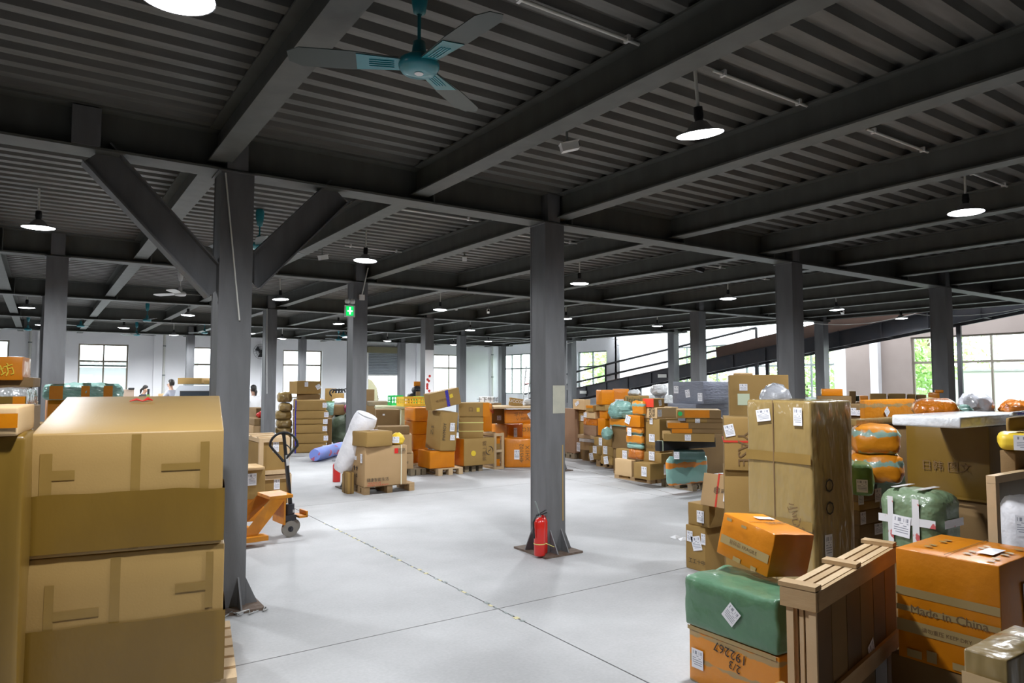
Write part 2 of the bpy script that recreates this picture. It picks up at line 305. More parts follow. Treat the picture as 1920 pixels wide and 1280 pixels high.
gm = ibeam(XMAX - XMIN, 0.24, HD - H0 - 0.001, 0.018).mesh('girder'); gm.materials.append(M['steel'])
for y in ROWS: link('girder', gm, None, ce, (XMIN, y, H0))
sm_ = MB().box(-0.006, -0.115, 0, 0.006, 0.115, HD - H0 - 0.036).mesh('stiffener'); sm_.materials.append(M['steel'])
for y in ROWS:
    for x in BX[1:]: link('stiffener', sm_, None, ce, (x + 0.13, y, H0 + 0.018))
# upper slab closes the deck (concrete topping seen from nowhere but blocks the sky)
link('topping', MB().box(XMIN, YF, HD + 0.06, XMAX + 0.1, YB + 0.2, HD + 0.2), 'concrete', ce)
link('edge_fascia', MB().box(XMAX + 0.1, YF, HB, XMAX + 0.12, YB, HD + 0.2), 'steel', ce)
# high roof over the side bay: opaque sheets at the near end, translucent beyond
link('soffit', MB().box(XMAX + 0.12, 20.6, HD, XR + 0.24, YB, HD + 0.1), 'wall_white', ce)
link('side_roof', MB().box(XMAX + 0.12, YF, HT, XR2 + 0.2, 12.6, HT + 0.1), 'sheet_roof', ce)
link('roof_light', MB().box(XMAX + 0.12, 12.6, HT, XR2 + 0.2, 20.6, HT + 0.02), 'frosted', ce)
# walls with openings
def wall(name, axis, pos, th, a0, a1, z0, z1, holes, m):
    mbb = MB(); cuts = sorted({a0, a1, *[h[0] for h in holes], *[h[1] for h in holes]})
    for p, q in zip(cuts[:-1], cuts[1:]):
        hs = sorted([(h[2], h[3]) for h in holes if h[0] < (p + q) / 2 < h[1]]); z = z0
        segs = []
        for lo, hi in hs:
            if lo > z: segs.append((z, lo))
            z = hi
        if z < z1: segs.append((z, z1))
        for lo, hi in segs:
            if axis == 'y': mbb.box(p, pos, lo, q, pos + th, hi)
            else: mbb.box(pos, p, lo, pos + th, q, hi)
    return struct(name, mbb, m)
back = [(-2.6, -0.88, 1.1, 3.19), (1.12, 2.68, 0.02, 3.14), (4.75, 6.4, 1.2, 3.12), (8.3, 9.95, 1.1, 3.1), (12.0, 13.65, 0, 3.3), (15.3, 17.0, 1.1, 3.08)]
wall('wall_back', 'y', YB, 0.24, XMIN, XR + 0.24, 0, HD + 0.2, back, 'wall_white')
right = [(25.75, 28.8, 1.2, 3.13), (21.1, 22.95, 1.2, 3.06)]
wall('wall_right', 'x', XR, 0.24, 20.5, YB, 0, HD + 0.2, right, 'wall_white')
struct('wall_return', MB().box(XR, 20.4, 0, XR2 + .24, 20.6, HT), 'wall_white')
right2 = [(18.7, 19.8, 1.2, 3.2), (12.9, 16.4, 1.2, 3.17), (16.2, 19.7, 3.4, 5.9), (17.2, 18.3, 1.2, 3.2), (12.9, 16.0, 3.4, 5.9), (5.2, 10.45, 0.9, 3.1)]
wall('wall_side', 'x', XR2, 0.24, 12.5, 20.4, 0, HT, right2[:-1], 'wall_white')
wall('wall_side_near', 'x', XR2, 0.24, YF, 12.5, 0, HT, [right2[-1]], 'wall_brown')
struct('wall_left', MB().box(XMIN - 0.24, YF, 0, XMIN, YB, HD + 0.2), 'wall_brown')
struct('wall_front', MB().box(XMIN, YF - 0.24, 0, XR2, YF, HT), 'wall_brown')
def window(name, axis, pos, a0, a1, z0, z1, mull, tr, m='frame', g='glass', gap=0.0):
    """frame, mullions and one pane per light; pos = middle of the wall"""
    e = sempty(name); t = 0.05; fw = 0.055
    def bxx(nm, p, q, lo, hi, mt, th=t):
        b = MB(); (b.box(p, pos - th / 2, lo, q, pos + th / 2, hi) if axis == 'y' else b.box(pos - th / 2, p, lo, pos + th / 2, q, hi)); link(nm, b, mt, e)
    for lo, hi in ((z0, z0 + fw), (z1 - fw, z1)): bxx('frame_rail', a0, a1, lo, hi, m)
    for p in (a0, a1 - fw): bxx('frame_stile', p, p + fw, z0 + fw, z1 - fw, m)
    hs = [z0 + fw] + [x for x in tr] + [z1 - fw]; ws = [a0 + fw] + [a0 + (a1 - a0) * k for k in mull] + [a1 - fw]
    for x in tr: bxx('transom', a0 + fw, a1 - fw, x - 0.035, x + 0.035, m, 0.07)
    for k in ws[1:-1]: bxx('mullion', k - 0.025, k + 0.025, z0 + fw, z1 - fw, m, 0.06)
    for i in range(len(ws) - 1):
        for j in range(len(hs) - 1): bxx('pane', ws[i], ws[i + 1], hs[j], hs[j + 1], g, 0.006)
yb = YB + 0.1; xr = XR + 0.1; xr2 = XR2 + 0.1
window('window_1', 'y', yb, *back[0], [0.5], [2.5])
window('window_2', 'y', yb, back[1][0], back[1][1], 0.02, 3.14, [0.5], [2.52], 'frame', 'glass')
window('window_3', 'y', yb, *back[2], [0.5], [2.45])
window('window_4', 'y', yb, *back[3], [0.5], [2.48])
window('window_5', 'y', yb, *back[5], [0.5], [2.44])
window('window_6', 'x', xr, *right[0], [0.25, 0.5, 0.75], [2.42], 'frame_grey')
window('window_7', 'x', xr, *right[1], [0.5], [2.42], 'frame_grey')
window('window_8', 'x', xr2, *right2[0], [0.5], [2.4], 'frame_grey')
window('window_9', 'x', xr2, *right2[1], [0.25, 0.5, 0.75], [2.35], 'frame_grey')
window('window_10', 'x', xr2, *right2[2], [0.5], [], 'white_paint')
window('window_11', 'x', xr2, *right2[3], [0.5], [2.35], 'frame_grey')
window('window_12', 'x', xr2, *right2[4], [], [], 'white_paint')
window('window_13', 'x', xr2, *right2[5], [0.2, 0.4, 0.6, 0.8], [2.34], 'frame')
# shutter door
d1 = sempty('door_1'); mb = MB()
zz = 2.1; pr = []
while zz < 3.12: pr += [(0.0, zz), (-0.022, zz + 0.02), (-0.022, zz + 0.045), (0, zz + 0.065)]; zz += 0.07
vs = []
for y, z in pr: vs += [(12.0, YB + 0.12 + y, z), (13.65, YB + 0.12 + y, z)]
mb.add(vs, [(2 * i, 2 * i + 1, 2 * i + 3, 2 * i + 2) for i in range(len(pr) - 1)])
link('shutter_curtain', mb, 'shutter', d1)
link('shutter_box', MB().box(11.95, YB - 0.2, 3.08, 13.7, YB + 0.2, 3.34), 'olive', d1)
for x in (12.0, 13.58): link('guide_rail', MB().box(x, YB + 0.06, 0, x + 0.07, YB + 0.18, 3.08), 'white_paint', d1)
link('bottom_bar', MB().box(12.05, YB + 0.09, 2.04, 13.6, YB + 0.15, 2.1), 'white_paint', d1)
# pilasters and pipes along the walls
for i, (x, y) in enumerate(((-0.1, YB - 0.12), (7.4, YB - 0.12), (3.5, YB - 0.12), (14.35, YB - 0.12))):
    struct('trim_%d' % (i + 1), MB().box(x, y, 0, x + 0.3, y + 0.14, HD), 'wall_white')
struct('trim_5', MB().box(XR - 0.02, 20.3, 0, XR + 0.3, 20.39, HT), 'wall_white')
struct('trim_6', MB().box(XR2 - 0.2, 11.35, 0, XR2 + 0.02, 11.6, 5), 'wall_white')
struct('trim_7', MB().box(XR2 - 0.16, 16.5, 0, XR2 + 0.02, 16.8, 6), 'wall_white')
for (x, y, l) in ((-0.3, YB - 0.08, 'pale drainpipe on the back wall behind the leftmost column'), (3.85, YB - 0.08, 'pale drainpipe on the back wall behind the two workers'),
                  (14.8, YB - 0.08, 'pale pipe beside the roller shutter, right of the dark bags'), (18.5, YB - 0.1, 'grey pipe in the corner where back and right walls meet')):
    p = thing('pipe', l, 'pipe', (x, y, 0)); mb = MB().cyl((0, 0, 0), (0, 0, 3.7), 0.045, n=10); link('pipe_run', mb, 'pipe_white', p)
    for z in (0.8, 2.0, 3.1): link('pipe_clamp', MB().cyl((0, 0, z), (0, 0, z + 0.05), 0.06, n=10), 'frame_grey', p)

# columns
def column(x, y, label, base=True, w=0.25, dp=0.27, hh=H0, group=None, m='steel_col'):
    t = thing('steel_column', label, 'column', (x, y, 0), group=group)
    b = MB(); b.box(-w / 2, -dp / 2, 0.02, w / 2, -dp / 2 + 0.014, hh); b.box(-w / 2, dp / 2 - 0.014, 0.02, w / 2, dp / 2, hh)
    b.box(-w / 2 + 0.004, -dp / 2 + 0.014, 0.02, -w / 2 + 0.016, dp / 2 - 0.014, hh); b.box(w / 2 - 0.016, -dp / 2 + 0.014, 0.02, w / 2 - 0.004, dp / 2 - 0.014, hh)
    link('shaft', b, m, t)
    link('cap_plate', MB().box(-w / 2 - 0.02, -dp / 2 - 0.01, hh - 0.012, w / 2 + 0.02, dp / 2 + 0.01, hh), m, t)
    link('upper_stub', MB().box(-0.08, -0.125, H0 + 0.02, 0.08, 0.125, HD - 0.02), m, t)
    link('base_plate', MB().box(-0.24, -0.28, 0, 0.24, 0.28, 0.02), 'rust', t)
    gz = 0.24
    for (dx, dy) in ((1, 0), (-1, 0)):
        for oy in (-0.1, 0.1):
            x0 = w / 2 * dx; x1 = 0.225 * dx
            link('gusset', MB().add([(x0, oy - 0.006, 0.02), (x1, oy - 0.006, 0.02), (x0, oy - 0.006, gz), (x0, oy + 0.006, 0.02), (x1, oy + 0.006, 0.02), (x0, oy + 0.006, gz)],
                 [(0, 1, 2), (5, 4, 3), (0, 3, 4, 1), (1, 4, 5, 2), (2, 5, 3, 0)]), m, t)
    for dy in (1, -1):
        y0 = dp / 2 * dy; y1 = 0.265 * dy
        for ox in (-0.07, 0.07):
            link('gusset', MB().add([(ox - 0.006, y0, 0.02), (ox - 0.006, y1, 0.02), (ox - 0.006, y0, gz), (ox + 0.006, y0, 0.02), (ox + 0.006, y1, 0.02), (ox + 0.006, y0, gz)],
                 [(2, 1, 0), (3, 4, 5), (1, 4, 3, 0), (2, 5, 4, 1), (0, 3, 5, 2)]), m, t)
    return t
colA = column(1.26, 5.87, 'grey steel column with two slanted braces, beside the tall carton stack')
for p0, p1 in (((-0.97, 0, H0), (-0.1, 0, 2.50)), ((0.87, 0, H0), (0.12, 0, 2.60))):
    b = MB(); d = Vector(p1) - Vector(p0); L_ = d.length
    dirv = d.normalized(); n_ = Vector((-dirv.z, 0, dirv.x)) 
    for off in (-0.115, 0.115): b.beam(Vector(p0) + n_ * off, Vector(p1) + n_ * off, 0.16, 0.012, up=n_)
    b.beam(p0, p1, 0.012, 0.22, up=n_)
    link('brace', b, 'steel_col', colA)
link('corner_strip', MB().beam((-0.1, -0.15, 3.40), (0.03, -0.15, 2.24), 0.016, 0.01), 'pipe_white', colA)
link('hanger_stub', MB().box(-1.13, -0.13, H0 + 0.02, -0.95, 0.13, HD - 0.03), 'steel_col', colA)
colB = column(4.45, 5.87, 'freestanding grey column in the centre with a red extinguisher at its foot')
link('paper_notice', MB().box(-0.035, -0.139, 1.43, 0.125, -0.1365, 1.72), 'notice', colB)
link('yellow_stripe', MB().box(0.085, -0.138, 0.32, 0.10, -0.1365, 1.1), 'tape_kraft', colB)
grid = {
 (8.75, 5.87): 'grey column behind the tall film-wrapped cartons, second column right of the centre one', (13.25, 5.87): 'grey column at the far right, greenish on its right side, before the wide windows',
 (0.15, 11.1): 'wide bluish-grey column at the left, behind the orange and teal bundle', (4.40, 11.1): 'grey column carrying the green exit lamp, behind the carton pallet',
 (8.6, 11.1): 'grey column of the second row, hidden behind the centre column', (12.9, 11.1): 'grey column right of the grey-blue wrapped crate, ramp passing behind it', (18.0, 11.1): 'grey column before the side bay, ramp crossing behind it at the right',
 (0.12, 16.3): 'column behind the bluish-grey left column', (4.35, 16.3): 'grey column left of the stack of long flat cartons', (8.4, 16.3): 'grey column with red paper blossoms, above the yellow crate', (12.85, 16.3): 'thin grey column just right of the centre column, by the reddish panel', (17.7, 16.3): 'thin dark column left of the exit-side window, ramp handrail crossing it',
 (0.1, 21.6): 'distant column behind the left column', (4.3, 21.6): 'distant column behind the braced column', (8.55, 21.6): 'distant column behind the exit-lamp column', (12.5, 21.6): 'slim grey column left of the white wall, behind the tilted carton with blue tape', (17.6, 21.6): 'distant column behind the centre column, by the corner window',
 (0.1, 26.8): 'farthest column of the left line', (4.4, 26.8): 'slim far column left of the third back window', (8.4, 26.8): 'slim far column crossing the fourth back window', (12.6, 26.8): 'slim grey column right of the roller shutter', (17.7, 26.8): 'slim column before the first window of the right wall, ladder beside it'}
for (x, y), l in grid.items(): column(x, y, l)
link('wall_poster', MB().box(-0.126, -0.139, 1.35, 0.12, -0.1365, 2.6), 'wall_white', [o for o in C.objects if o.get('label', '').startswith('grey column with red')][0])
pt = [o for o in C.objects if o.get('label', '').startswith('grey column with red')][0]
mb = MB()
for k in range(9): 
    a = (random.uniform(-0.07, 0.05), -0.141, 1.42 + 0.06 * k + random.uniform(-0.02, 0.02)); mb.cyl(a, (a[0], -0.146, a[2]), 0.035, n=8)
link('blossom', mb, 'ink_red', pt)
# ------------------------------------------------------------ pendant lamps
def lamp_proto():
    t = thing('pendant_lamp', '', 'lamp')
    link('rod', MB().cyl((0, 0, 0.17), (0, 0, HD - 3.35), 0.011, n=8), 'pipe_white', t)
    link('socket', MB().lathe([(0.0, 0.18), (0.028, 0.175), (0.032, 0.12), (0.026, 0.09), (0.03, 0.08)], n=12), 'black', t)
    link('shade', MB().lathe([(0.03, 0.085), (0.05, 0.075), (0.08, 0.035), (0.152, 0.002), (0.154, 0.0), (0.150, 0.002), (0.078, 0.031), (0.03, 0.06)], n=28), 'lamp_shade', t)
    link('diffuser', MB().lathe([(0.0, -0.016), (0.06, -0.014), (0.11, -0.008), (0.148, 0.001)], n=28), 'lamp_glow', t)
    return t
ld = bpy.data.lights.new('lamp_light', 'SPOT'); ld.energy = LAMP_W; ld.color = (0.93, 0.96, 1.0)
ld.spot_size = math.radians(165); ld.spot_blend = 0.5; ld.shadow_soft_size = 0.11
P0 = lamp_proto()
for ch in P0.children:
    if ch.name.startswith('diffuser'): ch.visible_shadow = True
lamps = [(3.48, 2.95, 'bright pendant lamp nearest the camera on the right, right of the fan'), (7.18, 2.93, 'pendant lamp at the far right under the ceiling beams'), (-0.06, 8.63, 'pendant lamp at the far left, above the left cartons'),
 (3.5, 8.58, 'pendant lamp right of the braced column, before the exit-lamp column'), (7.2, 8.63, 'pendant lamp just right of the centre column'), (3.8, 13.52, 'pendant lamp between braced column and exit lamp'),
 (10.85, 8.59, 'pendant lamp above the ramp handrail, left of the second right column'), (14.45, 13.9, 'small far pendant lamp above the handrail, left of the thin column'), (7.27, 13.5, 'far pendant lamp above the long carton stacks'),
 (0.42, 3.1, 'pendant lamp cut by the upper frame edge at the left'), (14.5, 8.56, 'far pendant lamp between the two right columns'), (17.75, 8.8, 'far pendant lamp in front of the ramp at the right'),
 (-0.27, 18.1, 'far pendant lamp near the left frame edge'), (2.88, 17.97, 'far pendant lamp left of the braced column'), (0.0, 23.3, 'farthest pendant lamp by the left wall windows'), (6.71, 18.27, 'far pendant lamp left of the exit-lamp column'),
 (11.06, 24.8, 'far pendant lamp right of the roller shutter'), (5.66, 23.48, 'far pendant lamp above the fourth back window'), (10.9, 18.3, 'far pendant lamp left of the centre column'), (10.9, 13.6, 'pendant lamp hidden by the centre column'), (-3.8, 8.6, 'pendant lamp outside the frame at the left'), (-3.8, 18, 'far lamp outside the frame at the left'),
 (14.4, 22.8, 'far pendant lamp by the corner window'), (2.0, 23.2, 'far pendant lamp over the packing table'), (14.4, 18.4, 'far pendant lamp behind the centre column'), (8.9, 23.4, 'far pendant lamp behind the exit-lamp column'), (0.3, 25.7, 'farthest pendant lamp beside the second back window'), (3.7, 25.7, 'farthest pendant lamp above the two workers'), (7.3, 25.7, 'farthest pendant lamp near the wall fan'), (14.5, 25.7, 'farthest pendant lamp before the fifth back window')]  # the last four lamps are added to brighten the back wall
for i, (x, y, l) in enumerate(lamps):
    o = P0 if i == 0 else copytree(P0); o.rotation_euler = (math.radians((i * 37 % 5) - 2), math.radians((i * 53 % 5) - 2), 0) if i else (0, 0, 0); o.location = (x, y, 3.35); tag(o, l, 'lamp', 'pendant lamps under the beams')
    if i == 0: lo = bpy.data.objects.new('lamp_bulb', ld); C.objects.link(lo); lo.parent = o; lo.location = (0, 0, -0.022)
P0.rotation_euler = (math.radians(3), math.radians(-9), 0)
# the lamp with an unlit dark shade by the side bay
o = copytree(P0); o.rotation_euler = (0, 0, 0); o.location = (15.3, 13.0, 3.32); o.scale = (1, 1, 1); tag(o, 'unlit dark lamp shade hanging by the side bay, above the handrail', 'lamp', 'pendant lamps under the beams')
for ch in list(o.children):
    if ch.name.startswith(('diffuser', 'lamp_bulb')): bpy.data.objects.remove(ch)
# conduits
ct = 0
for (x0, x1, y, l) in ((1.9, 2.85, 2.86, 'white conduit under the deck above the fan'), (3.48, 4.5, 2.84, 'white conduit running right from the nearest lamp'), (5.3, 6.28, 2.84, 'white conduit between the second pair of right beams'),
                       (7.18, 8.05, 2.9, 'white conduit by the far right lamp'), (3.0, 4.4, 7.2, 'thin white conduit right of the braced column'), (5.0, 6.3, 7.6, 'thin white conduit left of the centre column'), (3.6, 4.5, 9.6, 'thin white conduit before the exit-lamp column'),
                       (8.4, 9.8, 7.8, 'thin white conduit right of the centre column'), (10.2, 11.6, 8.2, 'thin conduit above the second right lamp')):
    p = thing('conduit', l, 'conduit', (x0, y, 3.735)); link('conduit_tube', MB().cyl((0, 0, 0), (x1 - x0, 0, 0), 0.011, n=6), 'pipe_white', p)
    for k in (0.1, 0.9): link('conduit_clip', MB().box((x1 - x0) * k - 0.01, -0.02, -0.015, (x1 - x0) * k + 0.01, 0.02, 0.025), 'white_paint', p)
# ------------------------------------------------------------ ceiling fans
def fan(loc, label, ang, R_=0.62, m='teal_metal', bm='blade', detail=True, rodh=0.46):
    t = thing('ceiling_fan', label, 'fan', loc, group='ceiling fans')
    link('motor_housing', MB().lathe([(0.0, -0.035), (0.03, -0.037), (0.085, -0.03), (0.098, -0.012), (0.1, 0.0), (0.098, 0.022), (0.07, 0.042), (0.035, 0.05), (0.03, 0.055)], n=32), m, t)
    link('rod_cup', MB().lathe([(0.033, 0.05), (0.036, 0.07), (0.03, 0.12), (0.012, 0.13)], n=20), m, t)
    link('downrod', MB().cyl((0, 0, 0.11), (0, 0, rodh - 0.12), 0.009, n=10), m, t)
    link('canopy', MB().lathe([(0.012, rodh - 0.2), (0.03, rodh - 0.19), (0.042, rodh - 0.12), (0.05, rodh - 0.04), (0.04, rodh)], n=20), m, t)
    if detail: link('badge', MB().cyl((0, 0, -0.0375), (0, 0, -0.040), 0.022, n=20), 'paper', t)
    for k in range(3):
        a = math.radians(ang + 120 * k); Rz = Matrix.Rotation(a, 3, 'Z'); b = MB(); n = 9; vs = []; tl = 0.16
        for i in range(n + 1):
            r = 0.10 + (R_ - 0.10) * i / n; wd = 0.05 + 0.022 * min(1, i / 4); wd *= (1 - 0.5 * max(0, (i / n - 0.9) / 0.1) ** 2)
            for sgn in (-1, 1):
                for h in (0.0, 0.004): vs.append(Rz @ Vector((r, sgn * wd, h + 0.004 + sgn * wd * tl)))
        fs = []
        for i in range(n): q = 4 * i; fs += [(q, q + 4, q + 6, q + 2), (q + 1, q + 3, q + 7, q + 5), (q, q + 1, q + 5, q + 4), (q + 2, q + 6, q + 7, q + 3)]
        fs += [(0, 2, 3, 1), (4 * n, 4 * n + 1, 4 * n + 3, 4 * n + 2)]
        bl = link('fan_blade', b.add(vs, fs), bm, t)
        if detail:
            r_ = MB()
            for y in (-0.024, -0.008, 0.008, 0.024): r_.beam(Rz @ Vector((0.12, y, -0.001 + y * tl)), Rz @ Vector((0.24, y, -0.001 + y * tl)), 0.006, 0.004)
            r_.box(0.09, -0.055, 0.0005, 0.30, 0.055, 0.0035, Rz) if False else None
            arm = [Rz @ Vector((r, y, 0.0005 + y * tl + dz)) for dz in (0, 0.0025) for r, y in ((0.09, -0.045), (0.30, -0.06), (0.30, 0.06), (0.09, 0.045))]
            r_.add(arm, [(3, 2, 1, 0), (4, 5, 6, 7), (0, 1, 5, 4), (1, 2, 6, 5), (2, 3, 7, 6), (3, 0, 4, 7)]); link('blade_arm', r_, m, bl)
    return t
fan((1.49, 3.0, 3.3), 'large teal three-blade ceiling fan near the camera', -85)
for i, (x, y, l, a, m) in enumerate(((2.05, 8.2, 'teal ceiling fan half hidden right of the braced column', 20, 'teal_metal'), (2.02, 13.45, 'white ceiling fan left of the braced column', 5, 'white_paint'), (2.2, 19.6, 'far teal fan left of the braced column', 40, 'teal_metal'),
        (0.9, 22.6, 'far teal fan just right of the wide left column', 70, 'teal_metal'), (4.26, 23.5, 'far teal fan beside the third back window', 10, 'teal_metal'), (-0.33, 25, 'far teal fan near the left frame edge', 50, 'teal_metal'),
        (8.4, 22.4, 'far teal fan beside the exit lamp', 30, 'teal_metal'), (2.6, 25.8, 'farthest dark fan above the second back window', 12, 'teal_metal'), (9.0, 24.5, 'far teal fan above the white wall right of the shutter', 80, 'teal_metal'))):
    fan((x, y, 3.32), l, a, 0.6, m, 'blade' if m == 'teal_metal' else 'white_paint', False, 0.43)
# ------------------------------------------------------------ cameras, exit lamp, wall fan, wires
def seccam(p, label, yaw, pitch=-15, col='white_paint'):
    t = thing('security_camera', label, 'camera', p, (0, 0, math.radians(yaw)), group='security cameras on the ceiling')
    Rm = Matrix.Rotation(math.radians(pitch), 3, 'Y')
    link('camera_body', MB().box(-0.07, -0.033, -0.032, 0.07, 0.033, 0.03, Rm), col, t)
    link('lens', MB().cyl(Rm @ Vector((0.07, 0, 0)), Rm @ Vector((0.078, 0, 0)), 0.026, n=14), 'black', t)
    link('sun_hood', MB().box(-0.075, -0.037, 0.03, 0.085, 0.037, 0.036, Rm), col, t)
    link('bracket', MB().cyl((-0.02, 0, 0.03), (-0.02, 0, HD - p[2]), 0.01, n=6), 'frame_grey', t)
seccam((3.385, 4.17, 3.6), 'white bullet camera under the ceiling, above the centre column at its right', -25)
seccam((3.42, 10.0, 3.6), 'cream bullet camera behind the right-hand brace', 20)
seccam((5.2, 8.9, 3.6), 'white camera between exit lamp and centre column', 60)
seccam((2.9, 16.0, 3.6), 'small white camera by the second left fan', 100)
seccam((8.5, 15.0, 3.6), 'small far camera beside the fan above the exit lamp', 200); seccam((9.6, 15.2, 3.6), 'small far camera above the crates', 240); seccam((11.5, 15.2, 3.58), 'small far camera left of the centre column', 30)
seccam((8.9, 7.6, 3.6), 'black camera under the beams right of the centre column', 160, col='black'); seccam((16.5, 9.6, 3.5), 'round white camera by the lamp before the ramp', 200)
seccam((8.05, 2.55, 3.6), 'dark camera at the far right edge below the beam', -120, col='black')
t = thing('emergency_exit_light', 'green exit lamp with two round heads hung beside the column', 'exit sign', (4.2, 10.93, 2.9))
link('sign_case', MB().box(-0.085, -0.02, -0.07, 0.085, 0.02, 0.12), 'white_paint', t)
sf = link('sign_face', MB().box(-0.07, -0.024, -0.05, 0.055, -0.02, 0.105), 'exit_green', t)
link('sign_mark', MB().box(-0.05, -0.026, 0.015, 0.04, -0.024, 0.04).box(-0.02, -0.026, -0.03, 0.01, -0.024, 0.09), 'exit_mark', sf)
for x in (-0.045, 0.045): link('lamp_head', MB().lathe([(0, -0.05), (0.035, -0.045), (0.042, -0.01), (0.03, 0.03), (0, 0.035)], (x, -0.005, 0.2), 14), 'white_paint', t)
link('bracket', MB().box(0.08, -0.01, -0.06, 0.09, 0.01, -0.02), 'white_paint', t)
t = thing('junction_box', 'small white switch box with a slanting conduit on the exit-lamp column', 'switch box', (4.41, 10.95, 3.17))
link('box_body', MB().box(-0.045, -0.03, -0.045, 0.045, 0.0, 0.045), 'white_paint', t)
link('conduit_tube', MB().cyl((0, -0.015, 0.04), (0.09, -0.05, 0.5), 0.01, n=6), 'pipe_white', t)
t = thing('wall_fan', 'round black wall fan high on the back wall, right of the braced column', 'fan', (7.35, YB - 0.18, 3.0))
b = MB()
for k in range(3): b.tube([(0.30 * (1 - k * 0.33) * math.cos(a / 12 * math.pi), -0.06 - 0.02 * k, 0.30 * (1 - k * 0.33) * math.sin(a / 12 * math.pi)) for a in range(25)], 0.006, 4)
for k in range(16): a = k * math.pi / 8; b.beam((0, -0.1, 0), (0.3 * math.cos(a), -0.05, 0.3 * math.sin(a)), 0.006, 0.006)
link('guard', b, 'black', t); b = MB()
for k in range(3): a = k * 2.094; b.add([(0, -0.05, 0), (0.26 * math.cos(a), -0.06, 0.26 * math.sin(a)), (0.24 * math.cos(a + 0.9), -0.03, 0.24 * math.sin(a + 0.9))], [(0, 1, 2)])
link('blades', b, 'dark_steel', t); link('motor', MB().cyl((0, -0.1, 0), (0, 0.06, 0), 0.07), 'black', t)
link('wall_arm', MB().cyl((0, 0, 0), (0.12, 0.16, -0.25), 0.025), 'black', t)
def cable(label, pts, m='pipe_white', r=0.008):
    P = []
    for (a, b) in zip(pts[:-1], pts[1:]):
        a = Vector(a); b = Vector(b); sag = 0.08 * (b - a).length * 0.6
        for k in range(8): u = k / 8; p = a.lerp(b, u); p.z -= sag * 4 * u * (1 - u); P.append(p)
    P.append(Vector(pts[-1])); c = P[0].copy(); o = link('cable', MB().tube([p - c for p in P], r, 5), m, None, c); tag(o, label, 'cable')
cable('pale cable swagged along the last beam above the ramp', [(17.6, 19.5, 3.42), (17.6, 16.4, 3.40), (17.6, 13.6, 3.42), (17.6, 11.2, 3.40), (17.6, 8.4, 3.42), (17.6, 5.9, 3.40)])
cable('thin dark cable drooping across the bright side bay', [(18.95, 20.5, 3.25), (17.80, 16.4, 3.3)], 'black', 0.006)
cable('pale cable looped between far columns left of the centre column', [(12.6, 21.5, 3.35), (15.0, 20.5, 3.38), (17.5, 21.4, 3.35)])
cable('pale vertical cable hanging down the third-row column', [(4.2, 16.0, 3.42), (4.25, 16.05, 1.5)])
# ------------------------------------------------------------ ramp in the side bay
rt = thing('ramp', 'long dark steel ramp rising to the right through the side bay, with a handrail', 'ramp', (18.42, 25.6, 0.56), (0, 0, 0.03))
sl = -0.15; Lr = 23.5
for x in (-0.3, 0.3):
    b = MB(); 
    p0 = Vector((x, 0, 0.21)); p1 = Vector((x, -Lr, 0.21 - sl * Lr)); b.beam(p0, p1, 0.02, 0.42)
    for dz in (0, 0.42): b.beam(p0 + Vector((-0.03 if x < 0 else 0.03, 0, dz - 0.21)), p1 + Vector((-0.03 if x < 0 else 0.03, 0, dz - 0.21)), 0.06, 0.015)
    st = link('side_channel', b, 'dark_steel', rt)
n = 16
for k in range(n):
    y0 = -Lr * k / n; y1 = -Lr * (k + 1) / n + 0.01
    link('tread_plate', MB().beam((0, y0, 0.44 - sl * -y0), (0, y1, 0.44 - sl * -y1), 0.68, 0.02), 'ramp_brown', rt)
for k in range(20):
    y = -Lr * (k + 0.5) / 20; b = MB().box(-0.29, y - 0.03, -sl * -y + 0.02, 0.29, y + 0.03, -sl * -y + 0.12); link('cross_member', b, 'dark_steel', rt)
    link('web_rib', MB().box(-0.35, y - 0.02, -sl * -y + 0.02, -0.31, y + 0.02, -sl * -y + 0.40), 'dark_steel', rt)
link('upper_skirt', MB().beam((-0.3, -10.5, 0.60 - sl * 10.5), (-0.3, -Lr, 0.68 - sl * Lr), 0.02, 0.34), 'ramp_brown', rt)
for (dz) in (0.78, 1.22): link('handrail', MB().cyl((0.31, 0.8, dz + sl * 0.8), (0.31, -11.6, dz - sl * 11.6), 0.04, n=8), 'black', rt)
for y in (-0.5, -4.6, -11.6): link('rail_post', MB().cyl((0.31, y, 0.43 - sl * -y), (0.31, y, 1.22 - sl * -y), 0.04, n=8), 'black', rt)
for y in (-6.5, -12.0, -17.5):
    for x in (-0.28, 0.28): link('support_leg', MB().box(x - 0.04, y - 0.05, -0.56, x + 0.04, y + 0.05, -sl * -y + 0.02), 'dark_steel', rt)
for y in (-4.0, -8.2): link('plate_sign', MB().box(-0.372, y - 0.2, -sl * -y + 0.14, -0.362, y + 0.2, -sl * -y + 0.26), 'pipe_white', rt)
# ------------------------------------------------------------ outside
yd = struct('floor_yard', MB().box(-60, YB + 0.26, -0.35, 70, 90, -0.02).box(XR2 + 0.26, -40, -0.35, 70, YB + 0.26, -0.02), 'yard')
hs = thing('outbuilding', 'pale shed with a corrugated awning seen through the second back window', 'building', (-1.5, 35, 0))
link('shed_wall', MB().box(-4, 0, 0, 7, 3, 2.4), 'house_wall', hs); b = MB()
for k in range(46): b.box(-4.4 + k * 0.26, -1.2, 2.55, -4.25 + k * 0.26, 3, 2.62)
b.box(-4.4, -1.2, 2.5, 7.4, 3, 2.56); link('awning', b, 'sheet_roof', hs)
link('doorway', MB().box(2.2, -0.03, 0, 3.4, 0, 2.1), 'white_paint', hs)
hs2 = thing('outbuilding', 'white yard wall seen through the wide right windows', 'building', (27.5, 0, 0))
link('yard_wall', MB().box(0, -6, 0, 0.3, 14.5, 2.15), 'house_wall', hs2); link('wall_coping', MB().box(-0.05, -6, 2.15, 0.35, 14.5, 2.22), 'yard', hs2)
